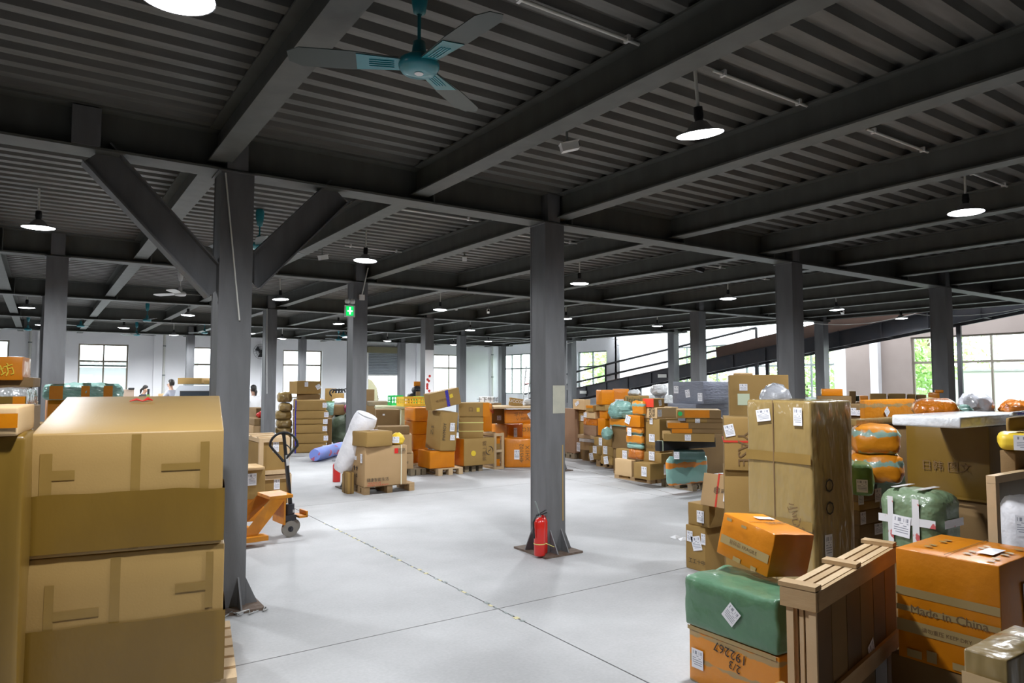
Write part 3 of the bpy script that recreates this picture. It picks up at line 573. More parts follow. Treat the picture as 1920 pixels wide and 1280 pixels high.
def tree(x, y, h, r, label, n=1500, seed=1):
    rnd = random.Random(seed); t = thing('tree', label, 'tree', (x, y, 0), group='trees outside the windows')
    link('trunk', MB().tube([(0, 0, 0), (0.1, 0, h * 0.4), (0, 0.1, h * 0.8)], [0.16, 0.12, 0.05], 8), 'bark', t); b = MB()
    for _ in range(n):
        u = Vector((rnd.gauss(0, 1), rnd.gauss(0, 1), rnd.gauss(0, 1))).normalized() * (r * rnd.uniform(0.35, 1)); lump = 1 + 0.25 * noise.noise(u * 1.3)
        c = Vector((u.x * lump, u.y * lump, h * 0.62 + u.z * lump * h / r * 0.45)); a = Vector((rnd.gauss(0, 1), rnd.gauss(0, 1), rnd.gauss(0, 1))).normalized(); d = a.orthogonal().normalized(); s = rnd.uniform(0.08, 0.18)
        b.add([c - a * s, c + d * s * 0.5, c + a * s, c - d * s * 0.5], [(0, 1, 2, 3)])
    f = link('foliage', b, 'leaf', t); f['kind'] = 'stuff'
for i, (x, y, h, r, l) in enumerate(((24.2, 26.2, 4.2, 1.9, 'green tree outside the corner window of the right wall'), (25.0, 22.0, 3.8, 2.1, 'green tree outside the window right of the centre column'), (27.0, 17.5, 3.6, 1.9, 'green tree outside the side bay behind the ramp'),
        (25.0, 12.4, 3.7, 1.7, 'green tree outside the side window left of the second right column'), (31.5, 8.5, 4.6, 2.4, 'pale green tree outside the wide right window, left panes'), (31, 4.0, 5.0, 2.4, 'tree outside beyond the right frame edge'), (27.5, 30.5, 5.4, 1.8, 'tree outside the right wall by the ladder'), (36, 16.5, 5.0, 3.0, 'tall tree behind the yard wall'))):
    tree(x, y, h, r, l, 1500, 11 + i)
# ------------------------------------------------------------ parcels
def body(w, l, h, r=0.008, nz=0.003, bulge=0.004, seed=0, rise=0.0, n=4):
    """rounded, slightly dented box: x 0..w, y 0..l, z 0..h"""
    r = min(r, w * 0.45, l * 0.45, h * 0.45); D = (w, l, h)
    def cuts(L): 
        m = [0, r * 0.35, r] + [r + (L - 2 * r) * k / n for k in range(1, n)] + [L - r, L - r * 0.35, L]; return m
    cs = [cuts(x) for x in D]; idx = {}; vs = []; fs = []
    def vid(p):
        k = tuple(round(x, 5) for x in p)
        if k in idx: return idx[k]
        q = [min(max(p[i], r), D[i] - r) for i in range(3)]; d = Vector([p[i] - q[i] for i in range(3)])
        if d.length > 1e-9: 
            d.normalize(); v = Vector(q) + d * r
        else: v = Vector(p); d = Vector((0, 0, 0))
        s = [math.sin(math.pi * min(max(p[i] / D[i], 0), 1)) for i in range(3)]
        for i in range(3):
            j, kk = (i + 1) % 3, (i + 2) % 3; sgn = -1 if p[i] < 1e-6 else (1 if p[i] > D[i] - 1e-6 else 0)
            if i == 2 and sgn < 0: sgn = 0
            if sgn: v[i] += sgn * bulge * s[j] * s[kk]
        if nz:
            fr = 3.2 / max(0.25, min(D)); nv = noise.noise_vector(Vector(p) * fr + Vector((seed * 7.3, seed * 1.7, 0))) * nz
            if p[2] < 1e-6: nv.z = 0
            v += nv
        if rise: v.z += rise * (p[1] / l) * (p[2] / h)
        v.z = max(v.z, 0); idx[k] = len(vs); vs.append(v); return idx[k]
    for ax in range(3):
        a, b = (ax + 1) % 3, (ax + 2) % 3
        for side in (0, 1):
            for i in range(len(cs[a]) - 1):
                for j in range(len(cs[b]) - 1):
                    q = []
                    for (ii, jj) in ((i, j), (i + 1, j), (i + 1, j + 1), (i, j + 1)):
                        p = [0, 0, 0]; p[ax] = D[ax] * side; p[a] = cs[a][ii]; p[b] = cs[b][jj]; q.append(vid(p))
                    fs.append(tuple(q) if side else tuple(q[::-1]))
    mb = MB(); mb.add(vs, fs, True); return mb.mesh('body')
FIT_TH = [0]
def fit(xl, xe, xr, yt, yb, d=None, z=None, th=0.0, w=None, l=None):
    if th == 0 and l is not None:
        if xe - xl >= 6: l = None
        else: th = auto_th(xe)
    if th == 0 and l is None and w is None:
        FIT_TH[0] = 0.0; P, w1, l1, h1 = fit(xl, xe, xr, yt, yb, d, z, 1e-4, None, None)
        if l1 < 0.17 and xe - xl < 8: return fit(xl, xe, xr, yt, yb, d, z, auto_th(xe), None, min(max(0.6 * w1, 0.2), 0.6))
    FIT_TH[0] = th
    a = Vector((math.cos(math.radians(th)), math.sin(math.radians(th)), 0)); b = Vector((-a.y, a.x, 0))
    if d is None: P = atz(xe, yb, z or 0.0)
    else:
        P = atd(xe, yb, d)
        if z is not None: P = atd(xe, (yt + yb) / 2, d); P.z = z
    z0 = P.z; rt_ = ray(xe, yt); z1 = EYE + rt_.z * (Vector((P.x, P.y)).length / Vector((rt_.x, rt_.y)).length)
    def solve(px, v):
        k = px - CX; Q = Vector((P.x, P.y, (z0 + z1) / 2)) - _O
        return -(FPX * _r.dot(Q) - k * _f.dot(Q)) / (FPX * _r.dot(v) - k * _f.dot(v))
    if w is None: w = solve(xr, a)
    if l is None: l = solve(xl, b)
    return P, w, l, z1 - z0
def auto_th(xe): q = ray(xe, 717); return -math.degrees(math.atan2(q.x, q.y)) + 1.5
def face_M(face, u, v, w, l, h, e, rot=0.0):
    if face == 'L': pos = Vector((-e, l * (1 - u), h * v)); X, Y, Z = Vector((0, -1, 0)), Vector((0, 0, 1)), Vector((-1, 0, 0))
    elif face == 'R': pos = Vector((w * u, -e, h * v)); X, Y, Z = Vector((1, 0, 0)), Vector((0, 0, 1)), Vector((0, -1, 0))
    else: pos = Vector((w * u, l * v, h + e)); X, Y, Z = Vector((1, 0, 0)), Vector((0, 1, 0)), Vector((0, 0, 1))
    m = Matrix((X, Y, Z)).transposed().to_4x4(); m.translation = pos
    return m @ Matrix.Rotation(math.radians(rot), 4, 'Z')
_unit = MB().add([(-.5, -.5, 0), (.5, -.5, 0), (.5, .5, 0), (-.5, .5, 0), (-.5, -.5, -.0), ], [(0, 1, 2, 3)])
def plate(name, par, Mx, pw, ph, m, th=0.0003):
    mb = MB().box(-pw / 2, -ph / 2, -th, pw / 2, ph / 2, th); o = link(name, mb, m, par); o.matrix_local = Mx; return o
SEED = [0]
def bx(label, xl, xe, xr, yt, yb, d=None, z=None, th=0, w=None, l=None, m='kraft', r=0.006, nz=0.003, bulge=0.004, lab=(), tape=(), txt=(), seam=None,
       name='cardboard_box', cat='box', group=None, tilt=None, rise=0, e=None, straps=(), part='carton', mass=None, n=4):
    P, w_, l_, h_ = fit(xl, xe, xr, yt, yb, d, z, th, w, l); th = FIT_TH[0]
    w_ = max(w_, 0.1)
    if w_ <= 0.01 or l_ <= 0.01 or h_ <= 0.005: print('BADFIT', label, round(w_, 3), round(l_, 3), round(h_, 3)); w_ = max(w_, .05); l_ = max(l_, .05); h_ = max(h_, .02)
    if w_ > 3 or l_ > 3: print('BIGFIT', label, round(w_, 3), round(l_, 3), round(h_, 3))
    SEED[0] += 1
    t = thing(name, label, cat, P, (0, 0, math.radians(th)), group)
    if tilt: t.rotation_euler = (math.radians(tilt[0]), math.radians(tilt[1]), math.radians(th))
    if e is None: e = bulge + nz * 0.6 + 0.0015
    link(part, body(w_, l_, h_, r, nz, bulge, SEED[0], rise, n), m, t)
    for q in lab:
        f, u, v, pw, ph, rot = (list(q) + [0])[:6]
        plate('shipping_label', t, face_M(f, u, v, w_, l_, h_, e + 0.0035, rot), pw, ph, 'label' if len(q) < 7 else q[6])
    for ti, (f, u0, v0, u1, v1, mt) in enumerate(tape):
        fw = l_ if f == 'L' else w_; fh = l_ if f == 'T' else h_
        plate('tape_or_shade_strip', t, face_M(f, (u0 + u1) / 2, (v0 + v1) / 2, w_, l_, h_, e + 0.0004 * (ti % 6)), abs(u1 - u0) * fw, abs(v1 - v0) * fh, mt)
    for f, u, v, size, s, rot, mt in txt:
        me = text_mesh(s, size); me.materials.clear(); o = link('printing', me, mt, t); o.matrix_local = face_M(f, u, v, w_, l_, h_, e + 0.0028, rot)
    if seam:
        for f in seam: plate('flap_seam', t, face_M(f, 0.5, 0.5 if f == 'T' else 0.98, w_, l_, h_, e), w_ if f != 'L' else l_, 0.004, 'ink_brown')
    for ax, u, mt in straps:   # straps round the box
        s = 0.008; mb = MB()
        if ax == 'x': q = u * w_; mb.box(q - s, -e, 0, q + s, l_ + e, h_ + e); 
        elif ax == 'y': q = u * l_; mb.box(-e, q - s, 0, w_ + e, q + s, h_ + e)
        else: q = u * h_; mb.box(-e, -e, q - s, w_ + e, l_ + e, q + s)
        link('strap', mb, mt, t)
    return dict(o=t, P=P, w=w_, l=l_, h=h_, top=P.z + h_)
def stack(d, yb, items, z=None, **kw):
    """items: (label, xl, xe, xr, yt, {..}) from the bottom up"""
    out = []; zc = z
    for it in items:
        o = dict(kw); o.update(it[5] if len(it) > 5 else {}); dd = o.pop('d', d)
        b = bx(it[0], it[1], it[2], it[3], it[4], yb, d=dd, z=zc, **o); zc = b['top'] + 0.001; yb = it[4]; out.append(b)
    return out
def bag(label, x0, x1, yt, yb, d, dep=0.4, m='teal_wrap', z=None, name='wrapped_bundle', cat='bundle', tape=(), lab=(), th=0, ties=True, **kw):
    o = dict(r=0.12, nz=0.02, bulge=0.02, n=7); o.update(kw)
    return bx(label, x0, x0, x1, yt, yb, d=d, z=z, th=th, l=dep, m=m, name=name, cat=cat, part='wrapping', lab=lab, tape=tape, **o)
def pallet(label, xl, xe, xr, yb, th=0, w=None, l=None, d=None, m='wood_grey', h=0.13, group='wooden pallets'):
    P, w_, l_, _ = fit(xl, xe, xr, yb - 20, yb, d, 0.0, th, w, l); P.z = 0; th = FIT_TH[0]
    t = thing('wooden_pallet', label, 'pallet', P, (0, 0, math.radians(th)), group)
    nb = 6; bw = l_ / nb * 0.8
    for k in range(nb): y = k * (l_ - bw) / (nb - 1); link('deck_board', MB().box(0, y, h - 0.02, w_, y + bw, h), m, t)
    for k in range(3):
        x = k * (w_ - 0.09) / 2; link('stringer_board', MB().box(x, 0, h - 0.04, x + 0.09, l_, h - 0.0205), m, t); link('bottom_board', MB().box(x, 0, 0, x + 0.09, l_, 0.018), m, t)
        for j in range(3): y = j * (l_ - 0.12) / 2; link('block', MB().box(x, y, 0.0185, x + 0.09, y + 0.12, h - 0.0405), m, t)
    return dict(o=t, P=P, w=w_, l=l_, h=h, top=h)
Lb = lambda f='L', u=.5, v=.5, s=.1, r=0: (f, u, v, s, s * 1.3, r)
# ============ hero objects, right foreground ============
b0 = bx('orange taped carton marked with marker digits, under the green parcel', 1292, 1462, 1640, 1232, 1349, d=3.6, z=0.0, w=0.5, m='orange_band', lab=[('L', 0.12, .45, .085, .11)],
        txt=[('L', .5, .78, .075, '192267', 174, 'ink'), ('L', .55, .58, .065, '2/3', 168, 'ink')], tape=[('L', 0, .93, .98, 1, 'tape_kraft')], r=.01, bulge=.006)
b1 = bx('green woven-wrapped parcel with white label, lower right foreground', 1283, 1458, 1480, 1128, 1232, d=3.6, z=b0['top'] + .002, w=0.42, m='green_weave', r=.022, nz=.016, bulge=.006, name='wrapped_parcel', cat='parcel', part='wrapping',
        lab=[('L', .56, .52, .088, .1, -38)], n=8)
b2 = bx('orange carton tilted on top of the green parcel', 1340, 1437, 1512, 998, 1092, d=3.92, z=b1['top'] + .04, th=-4, m='orange_flat', tilt=(9, 7), bulge=.004,
        tape=[('L', .05, .3, .98, .5, 'tape_kraft'), ('L', .35, .02, .5, .12, 'tape_kraft'), ('L', .7, .02, .8, .1, 'tape_kraft'), ('L', .1, .86, .2, .93, 'tape_kraft'), ('L', .4, .84, .5, .9, 'tape_kraft')],
        lab=[('T', .62, .68, .15, .045, 0, 'paper')], seam='T', txt=[('L', .5, .4, .03, '易碎品 FRAGILE', 0, 'ink_brown'), ('T', .6, .45, .05, 'ΔISKUN', 8, 'ink_brown')])
# slatted wooden crate
def crate_slat(label, P, w, l, h, th=0):
    t = thing('wooden_crate', label, 'crate', P, (0, 0, math.radians(th)))
    fr = 0.07; tk = 0.02; W_ = 'wood'
    link('carton', MB().box(0.03, 0.03, 0.03, w - 0.03, l - 0.03, h - 0.04), 'kraft_dark', t)
    # -x face: long side with posts and rails
    for z in (0.0, h * 0.34, h - 0.1): 
        link('side_rail', MB().box(-tk, 0, z, 0, l, z + 0.075), W_, t)
    for k in range(6): y = k * (l - fr) / 5; link('side_plank', MB().box(0.0, y, 0, 0.016, y + fr * 1.5 if k < 5 else l, h - 0.02), 'wood' if k % 2 else 'wood_pale', t)
    # -y face : narrow end with three vertical slats and cross battens
    for k in range(3): x = 0.02 + k * (w - 0.06) / 3; link('end_slat', MB().box(x, -0.016, 0, x + (w - 0.06) / 3 - 0.012, 0, h - 0.02), 'wood_pale', t)
    for z in (0.0, h * 0.34, h - 0.105): link('end_batten', MB().box(-tk, -0.036, z, w, -0.0165, z + 0.085), 'wood', t)
    for k in range(3): x = k * (w - 0.0) / 3; link('top_slat', MB().box(x, 0, h - 0.02, x + w / 3 - 0.012, l, h - 0.002), 'wood_pale', t)
    for y in (0.0, l * 0.42, l - 0.09): link('top_batten', MB().box(-tk, y - 0.02, h - 0.0015, w + 0.01, y + 0.07, h + 0.018), 'wood', t)
    return t
# crate: narrow end (facing the gap) spans 1475..1530, long side goes right and back
P, w_, l_, h_ = fit(1472, 1530, 1682, 1106, 1345, d=3.0, z=0.0, th=12)
def crate_obj(P, w, l, h):
    t = thing('wooden_crate', 'tall slatted wooden crate standing between green parcel and big orange carton', 'crate', P, (0, 0, math.radians(12)))
    link('carton', MB().box(0.02, 0.02, 0.03, w - 0.02, l - 0.02, h - 0.025), 'kraft_dark', t)
    for z in (0.0, h * 0.36, h - 0.09): link('long_rail', MB().box(-0.018, -0.018, z, w, 0.0, z + 0.085), 'wood', t)   # R face
    for k in range(6): x = w * k / 6; link('side_plank', MB().box(x + 0.004, 0.001, 0, x + w / 6 - 0.004, 0.018, h - 0.02), 'kraft_dark' if k % 2 else 'tan_dark', t)
    for k in range(4): y = 0.02 + (l - 0.03) * k / 4; link('end_slat', MB().box(-0.001, y + 0.003, 0, 0.016, y + (l - 0.03) / 4 - 0.006, h - 0.01), 'wood_pale', t)
    for z in (h * 0.34, h - 0.085): link('end_batten', MB().box(-0.036, -0.018, z, -0.0025, l, z + 0.08), 'wood', t)
    for y in (-0.01, l - 0.05): link('corner_post', MB().box(-0.018, y, 0, -0.002, y + 0.03, h - 0.09), 'wood_pale', t)
    for k in range(3): y = l * k / 3; link('top_slat', MB().box(0, y + 0.003, h - 0.02, w, y + l / 3 - 0.008, h - 0.003), 'wood_pale' if k != 1 else 'wood', t)
    for x in (-0.03, w * 0.42, w - 0.09): link('top_batten', MB().box(x, -0.015, h - 0.002, x + 0.07, l + 0.01, h + 0.018), 'wood', t)
    plate('shipping_label', t, face_M('R', .62, .45, w, l, h, .003, 20), .09, .12, 'label'); return t
crate_obj(P, w_, l_, h_)
# support and big orange carton
sp = bx('kraft carton under the big orange Made in China carton', 1672, 1872, 1960, 1285, 1500, d=3.1, z=0.0, m='kraft_dark', w=.62)
b3 = bx('big orange taped carton printed Made in China, lower right', 1682, 1878, 1990, 1062, 1290, d=3.1, z=sp['top'] + .002, m='orange_flat', w=0.52, th=2, bulge=.005,
        tape=[('L', .0, .58, 1, .655, 'tape_kraft'), ('L', 0, .44, 1, .49, 'tape_kraft'), ('L', .0, .25, 1, .36, 'tape_kraft'), ('L', .1, .03, .25, .1, 'tape_kraft'), ('L', .3, .03, .4, .13, 'tape_kraft'), ('L', .55, .03, .7, .09, 'tape_kraft'), ('L', .78, .03, .88, .12, 'tape_kraft')] +
             [('T', .08 + .11 * i, .08 + .13 * j, .13 + .11 * i, .15 + .13 * j, 'tape_kraft') for i in range(7) for j in (0, 2, 5) if (i + j) % 3 != 2],
        lab=[('T', .45, .25, .16, .07, 0, 'paper'), ('R', .55, .6, .08, .2, 4)], seam='T', txt=[('L', .52, .465, .058, 'Made in China', 0, 'ink_brown'), ('L', .5, .30, .025, '请勿重压 KEEP DRY', 0, 'ink_brown')])
bx('blurred film-wrapped carton in the lower right corner, nearest the camera', 1818, 1895, 2100, 1240, 1500, d=1.9, z=0.0, w=.35, m='kraft_film', bulge=.01, tape=[('L', .0, .90, 1, .94, 'kraft_light')])
bx('orange carton top peeking over the lower frame edge', 1375, 1450, 1560, 1345, 1600, d=2.5, z=0.0, m='orange_flat', w=.3, tape=[('T', .05, .8, .95, .9, 'orange_band')])
# tall film wrapped stack
tw = bx('tall pair of cartons wrapped together in clear film, right of centre', 1403, 1525, 1602, 752, 1215, d=4.9, z=0.0, m='kraft_film', bulge=.008, r=.02, nz=.006, n=8, w=None,
   lab=[('L', .30, .93, .12, .09, 8), ('L', .83, .93, .07, .13), ('R', .30, .36, .09, .16), ('R', .2, .08, .08, .15, 12)], tape=[('L', 0, .72, 1, .765, 'tape_brown'), ('L', 0, .43, 1, .47, 'tape_brown'), ('L', .44, 0, .455, 1, 'ink_brown')],
   txt=[('L', .8, .44, .09, '小心轻放', -70, 'ink_brown'), ('R', .35, .62, .14, 'O', 0, 'ink'), ('R', .35, .52, .14, 'O', 0, 'ink')])
# YASE cartons
stack(5.9, 1100, [('lower tall kraft carton left of the film-wrapped pair', 1357, 1360, 1500, 880, {'m': 'kraft', 'w': .6, 'l': .5}),
   ('upper kraft carton printed YASE standing on its twin', 1355, 1358, 1500, 783, {'m': 'kraft', 'w': .62, 'l': .45, 'txt': [('R', .24, .42, .13, 'YASE', -90, 'ink_brown')], 'lab': [('R', .07, .76, .08, .1, 12)], 'straps': [('z', .55, 'strap_red')]})], z=0.0)
bx('tall brown carton with green notice behind the film-wrapped pair', 1368, 1370, 1482, 703, 1010, d=7.3, z=0.0, l=.5, m='kraft', lab=[('R', .24, .86, .12, .12, 0, 'paper_green'), ('R', .24, .93, .08, .07)], tape=[('R', .2, .3, .8, .7, 'kraft')],
   txt=[('R', .45, .72, .1, '▭▭▭', 0, 'ink_brown')])
bx('pale foam roll lying on the tall brown carton', 1376, 1376, 1412, 699, 703, d=7.75, l=.3, m='kraft_light', r=.01, bulge=0, nz=.001)
bag('rounded pale grey sack behind the film-wrapped pair', 1430, 1482, 722, 775, 6.1, .4, 'grey_bag', r=.14)
# open tilted carton + small boxes in front
s = stack(6.4, 1062, [('small kraft carton with three labels, lowest left of the tilted orange carton', 1286, 1322, 1368, 990, {'lab': [('L', .25, .75, .07, .1), ('L', .6, .62, .11, .13, 15), ('L', .95, .75, .05, .1)], 'txt': [('L', .6, .2, .05, '工工十中', 0, 'ink')]}),
   ('small kraft carton with one label on the three-label carton', 1290, 1330, 1372, 948, {'lab': [('L', .62, .45, .085, .11)], 'txt': [('L', .7, .12, .03, '☂ ⬆ ☐', 0, 'ink')]})], z=0.0)
bx('leaning kraft carton with dark open edge and red strap, above the small cartons', 1312, 1372, 1470, 893, 944, d=6.0, z=s[-1]['top'] + .035, m='kraft_pink', tilt=(0, 12), straps=[('y', .5, 'strap_red')], lab=[('L', .85, .42, .09, .12)], tape=[('T', .1, .02, .95, .1, 'black')],  # black strip on the top paints the shade inside the opening
   txt=[('L', .55, .5, .07, '❄≡', 0, 'ink')], w=.3)
for i, (x, y, a, l) in enumerate(((1266, 1008, 10, 'scrap of white paper on the floor, left one by the small cartons'), (1281, 1012, -20, 'white paper scrap on the floor touching the small carton'))):
    P = atz(x, y, 0.001); t = link('paper_scrap', MB().add([(-.05, -.04, 0), (.05, -.05, .004), (.06, .03, .02), (-.04, .05, .006), (0, 0, .03)], [(0, 1, 4), (1, 2, 4), (2, 3, 4), (3, 0, 4)]), 'paper', None, P, (0, 0, math.radians(a))); tag(t, l, 'paper')
# right pile: big carton with slab etc.
d_ = 4.55
lo = bx('brown base carton under the big flat-topped carton, right', 1700, 1858, 1990, 942, 1190, d=d_, z=0.0, m='kraft_dark', w=.75, bulge=.01)
bc = bx('big kraft carton with four printed characters under the white foam sheet', 1700, 1856, 1990, 800, 942, d=d_, z=lo['top'] + .002, m='kraft_gloss', w=.75, txt=[('L', .50, .42, .075, '日韩 图文', 0, 'ink_brown')], bulge=.012,
   tape=[('L', 0, .0, 1, .03, 'kraft_gloss')])
P = bc['P']; 
bx('white foam-wrapped board lying over the big carton', 1672, 1800, 1990, 782, 792, d=4.15, z=bc['top'] + .015, m='white_foam', w=1.1, l=None, r=.012, name='foam_board', cat='board', part='sheet')
sb = bx('dark kraft carton under the green tape-crossed bale', 1645, 1755, 1850, 1056, 1260, d=4.35, z=0.0, m='kraft_dark', w=.5)
bx('sage green bale crossed with white and red tape', 1646, 1762, 1806, 930, 1056, d=4.2, m='sage_bag', z=sb['top'] + .002, r=.07, nz=.010, bulge=.012, e=.017, n=8, name='wrapped_bundle', cat='bundle', part='wrapping',
    tape=[('L', 0.04, .55, .96, .66, 'tape_white'), ('L', .2, .06, .29, .92, 'tape_white'), ('L', .60, .06, .71, .92, 'tape_white'), ('L', 0.04, .1, .6, .2, 'tape_white'), ('T', .1, .29, .9, .4, 'tape_white'), ('T', .1, .71, .9, .8, 'tape_white'), ('R', .1, .55, .9, .66, 'tape_white')], lab=[('L', .42, .52, .11, .13, -5)])
# wooden stand with white sack at the right edge
t = thing('wooden_stand', 'pale wooden frame at the right edge beside the white sack', 'frame', atz(1868, 1080, 0.6) * 0 + Vector(fit(1860, 1872, 1990, 893, 1180, d=3.7, z=0.0, w=.7, l=.3)[0]))
hh = fit(1860, 1872, 1990, 893, 1180, d=3.7, z=0.0, w=.7, l=.3)[3]
for x, y in ((0, 0), (.6, 0)): link('post', MB().box(x, y, 0, x + .045, y + .045, hh - .041), 'wood_pale', t)
for y in (0,): link('top_rail', MB().box(0, y, hh - .04, .66, y + .045, hh), 'wood_pale', t)
for x in (0, .6): link('foot_rail', MB().box(x, -.05, 0.0, x + .045, -.001, .04), 'wood_pale', t)
bb = bx('dark carton supporting the white sack inside the wooden frame', 1880, 1882, 1990, 1040, 1190, d=4.2, z=0.0, w=.4, l=.3, m='kraft_dark')
bag('white woven sack with a label inside the wooden frame', 1880, 1990, 938, 1040, 4.15, .3, 'white_bag', z=bb['top'] + .002, r=.05, nz=.012, lab=[('R', .35, .6, .07, .12)])
# right edge parcels
bb = bx('dark orange-sided carton behind the wooden frame', 1905, 1915, 1990, 850, 1030, d=5.6, m='orange_flat', w=.5, l=.4, z=0.3)
# upper right: cartons above
bx('brown carton under the yellow parcel at the right edge', 1875, 1905, 1990, 846, 900, d=4.0, w=.4, l=None, m='kraft_dark', z=1.36 - .17)
bag('yellow parcel with a big white label at the right edge', 1874, 1990, 813, 846, 4.0, .3, 'yellow_bag', z=1.362, r=.03, nz=.004, bulge=.006, lab=[('R', .5, .5, .15, .085)])
bx('small kraft carton on the yellow parcel at the right edge', 1886, 1893, 1990, 783, 811, d=4.0, z=1.47, w=.4, l=.25)
# stack left of big carton: bundles and thin boxes
q = stack(5.6, 1160, [('lowest carton behind the green bale', 1597, 1612, 1700, 1010, {'m': 'kraft_dark'}), ('thin carton with a clear-pocket label, below three others', 1597, 1612, 1690, 985, {'m': 'kraft_dark', 'lab': [('R', .42, .5, .14, .09)]}),
   ('dark carton, third from the top of the short pile left of the bale', 1598, 1612, 1690, 958, {'m': 'kraft_dark', 'lab': [('R', .05, .5, .08, .1)]}), ('carton with silver label, second in the short pile', 1598, 1612, 1685, 942, {'m': 'kraft', 'lab': [('R', .55, .55, .1, .09)]}),
   ('topmost carton of the short pile under the green bag', 1596, 1610, 1650, 925, {'m': 'kraft_dark', 'lab': [('R', .05, .45, .08, .1), ('R', .85, .5, .1, .11)]})], z=0.0, w=None, l=.45)
bag('bright green bag with a square label, left of the bale', 1596, 1636, 872, 925, 5.5, .35, 'green_bag', z=q[-1]['top'] + .002, r=.03, nz=.008, lab=[('R', .5, .35, .08, .1)], th=0)
q2 = bx('dark green sack beneath the orange crinkled bundles', 1600, 1618, 1700, 903, 1130, d=6.0, z=0.0, m='tarp_green', l=.5, r=.06, nz=.02, w=.8, name='sack', cat='sack')
bag('lower crinkled orange bundle with teal patches', 1592, 1694, 850, 903, 5.9, .45, 'orange_teal', z=q2['top'] + .002, r=.07, nz=.02)
q3 = bag('upper crinkled orange bundle with teal patches', 1600, 1688, 800, 850, 5.9, .45, 'orange_teal', z=q2['top'] + .25, r=.07, nz=.012)
q4 = bx('flat brown film-wrapped carton on the orange bundles', 1592, 1606, 1690, 786, 799, d=6.0, w=None, l=.6, m='kraft_film', z=q3['top'] + .002)
bx('wide orange-banded carton with a small tilted label', 1612, 1622, 1716, 750, 789, d=6.6, l=.5, m='orange_band', lab=[('R', .4, .4, .075, .075, 40)])
bx('wide carton pile under the orange-banded carton', 1612, 1622, 1716, 789, 1040, d=6.62, z=0.0, l=.5, m='kraft_dark')
bx('flat kraft carton with two labels right of the film-wrapped pair', 1588, 1592, 1618, 758, 780, d=7.5, l=.4, m='kraft_dark', lab=[('R', .3, .4, .06, .08), ('R', .75, .3, .06, .06)])
bx('kraft stack under the two-label carton', 1588, 1592, 1618, 780, 1000, d=7.5, z=0.0, l=.4, m='kraft_dark')
bag('brown glossy mound behind the foam board', 1716, 1800, 751, 784, 5.3, .6, 'orange_wrinkled', r=.1, nz=.012)
bx('carton under the brown glossy mound', 1716, 1730, 1850, 784, 1146, d=5.4, z=0.0, l=.5, w=.8, m='kraft_dark')
bag('grey plastic-covered sack before the wide windows', 1802, 1862, 741, 775, 6.2, .5, 'grey_bag', r=.12, nz=.04)
bx('carton under the grey sack and the brown bundle', 1800, 1815, 1990, 775, 1080, d=6.25, z=0.0, l=.5, w=1.3, m='kraft_dark')
bag('teal grey sack end beside the brown mound', 1795, 1822, 762, 780, 5.6, .3, 'teal_wrap', r=.06)
bag('brown and yellow bundle at the right edge above the foam board', 1880, 1935, 756, 776, 5.9, .4, 'orange_wrinkled', r=.06, nz=.04)
bx('blue-printed white parcel at the right edge', 1892, 1900, 1990, 772, 780, d=4.4, w=.5, l=.2, m='white_foam', tape=[('R', .1, .3, .9, .6, 'strap_blue')])
# back right row
for i, (l, a, b, c, yt, yb, d, m) in enumerate((('left of four flat cartons standing before the wide windows', 1630, 1632, 1662, 738, 752, 11, 'kraft'), ('second of four flat cartons before the wide windows', 1664, 1666, 1698, 738, 753, 11, 'kraft'), ('third of four flat cartons before the wide windows', 1700, 1702, 1717, 739, 753, 11, 'kraft'),
      ('rightmost of four flat cartons before the wide windows', 1718, 1719, 1737, 740, 753, 11, 'kraft'), ('orange carton left of the four flat cartons', 1611, 1613, 1628, 742, 756, 10.5, 'orange_flat'), ('orange tub-like carton left of the far right column', 1738, 1742, 1762, 736, 755, 10, 'orange_flat'), ('small orange carton on the orange tub-like carton', 1752, 1754, 1763, 731, 736, 10, 'orange_flat'),
      ('dark small carton below the ramp landing', 1591, 1593, 1605, 733, 756, 12, 'kraft_dark'), ('olive small carton beside the dark small carton', 1604, 1606, 1612, 742, 756, 12.1, 'tarp_green'), ('orange flat carton behind the film-wrapped pair', 1538, 1541, 1580, 729, 742, 8.4, 'orange_flat'))):
    bx(l, a, b, c, yt, yb, d=d, l=.4, m=m)
for (l, a, c, yt, d, w) in (('long brown pile under the row of flat cartons', 1608, 1740, 753.5, 10.9, None), ('brown pile under the orange carton by the far column', 1741, 1790, 755, 9.9, None), ('brown pile behind the film-wrapped pair', 1536, 1600, 742.5, 8.3, None), ('brown pile below the ramp landing', 1590, 1616, 756.5, 11.95, None)):
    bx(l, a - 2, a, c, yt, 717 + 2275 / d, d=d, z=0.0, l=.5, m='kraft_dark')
# ============ grey-blue wrapped block and right-middle stacks ============
g = stack(13.2, 717 + 2275 / 13.2, [('plain dark pallet load under the grey-blue crates', 1262, 1318, 1372, 800, {'m': 'kraft_dark'}), ('lower grey-blue film-wrapped block', 1252, 1305, 1372, 757, {'m': 'grey_film'}), ('upper grey-blue film-wrapped block with three labels', 1262, 1319, 1372, 715, {'m': 'grey_film', 'lab': [('L', .12, .62, .12, .14), ('L', .5, .45, .11, .15, 10), ('L', .9, .3, .11, .16)]})], z=0.0, n=4)
bx('long grey film-wrapped block behind the red carton', 1190, 1215, 1262, 741, 757, d=14.6, m='clear_film', r=.02)
bx('pile under the long grey film-wrapped block', 1190, 1215, 1262, 757, 717 + 2275 / 14.65, d=14.65, z=0.0, m='kraft_dark')
bag('clear plastic sack on the grey film-wrapped block', 1222, 1250, 722, 741, 14.7, .3, 'clear_film', r=.06, nz=.03)
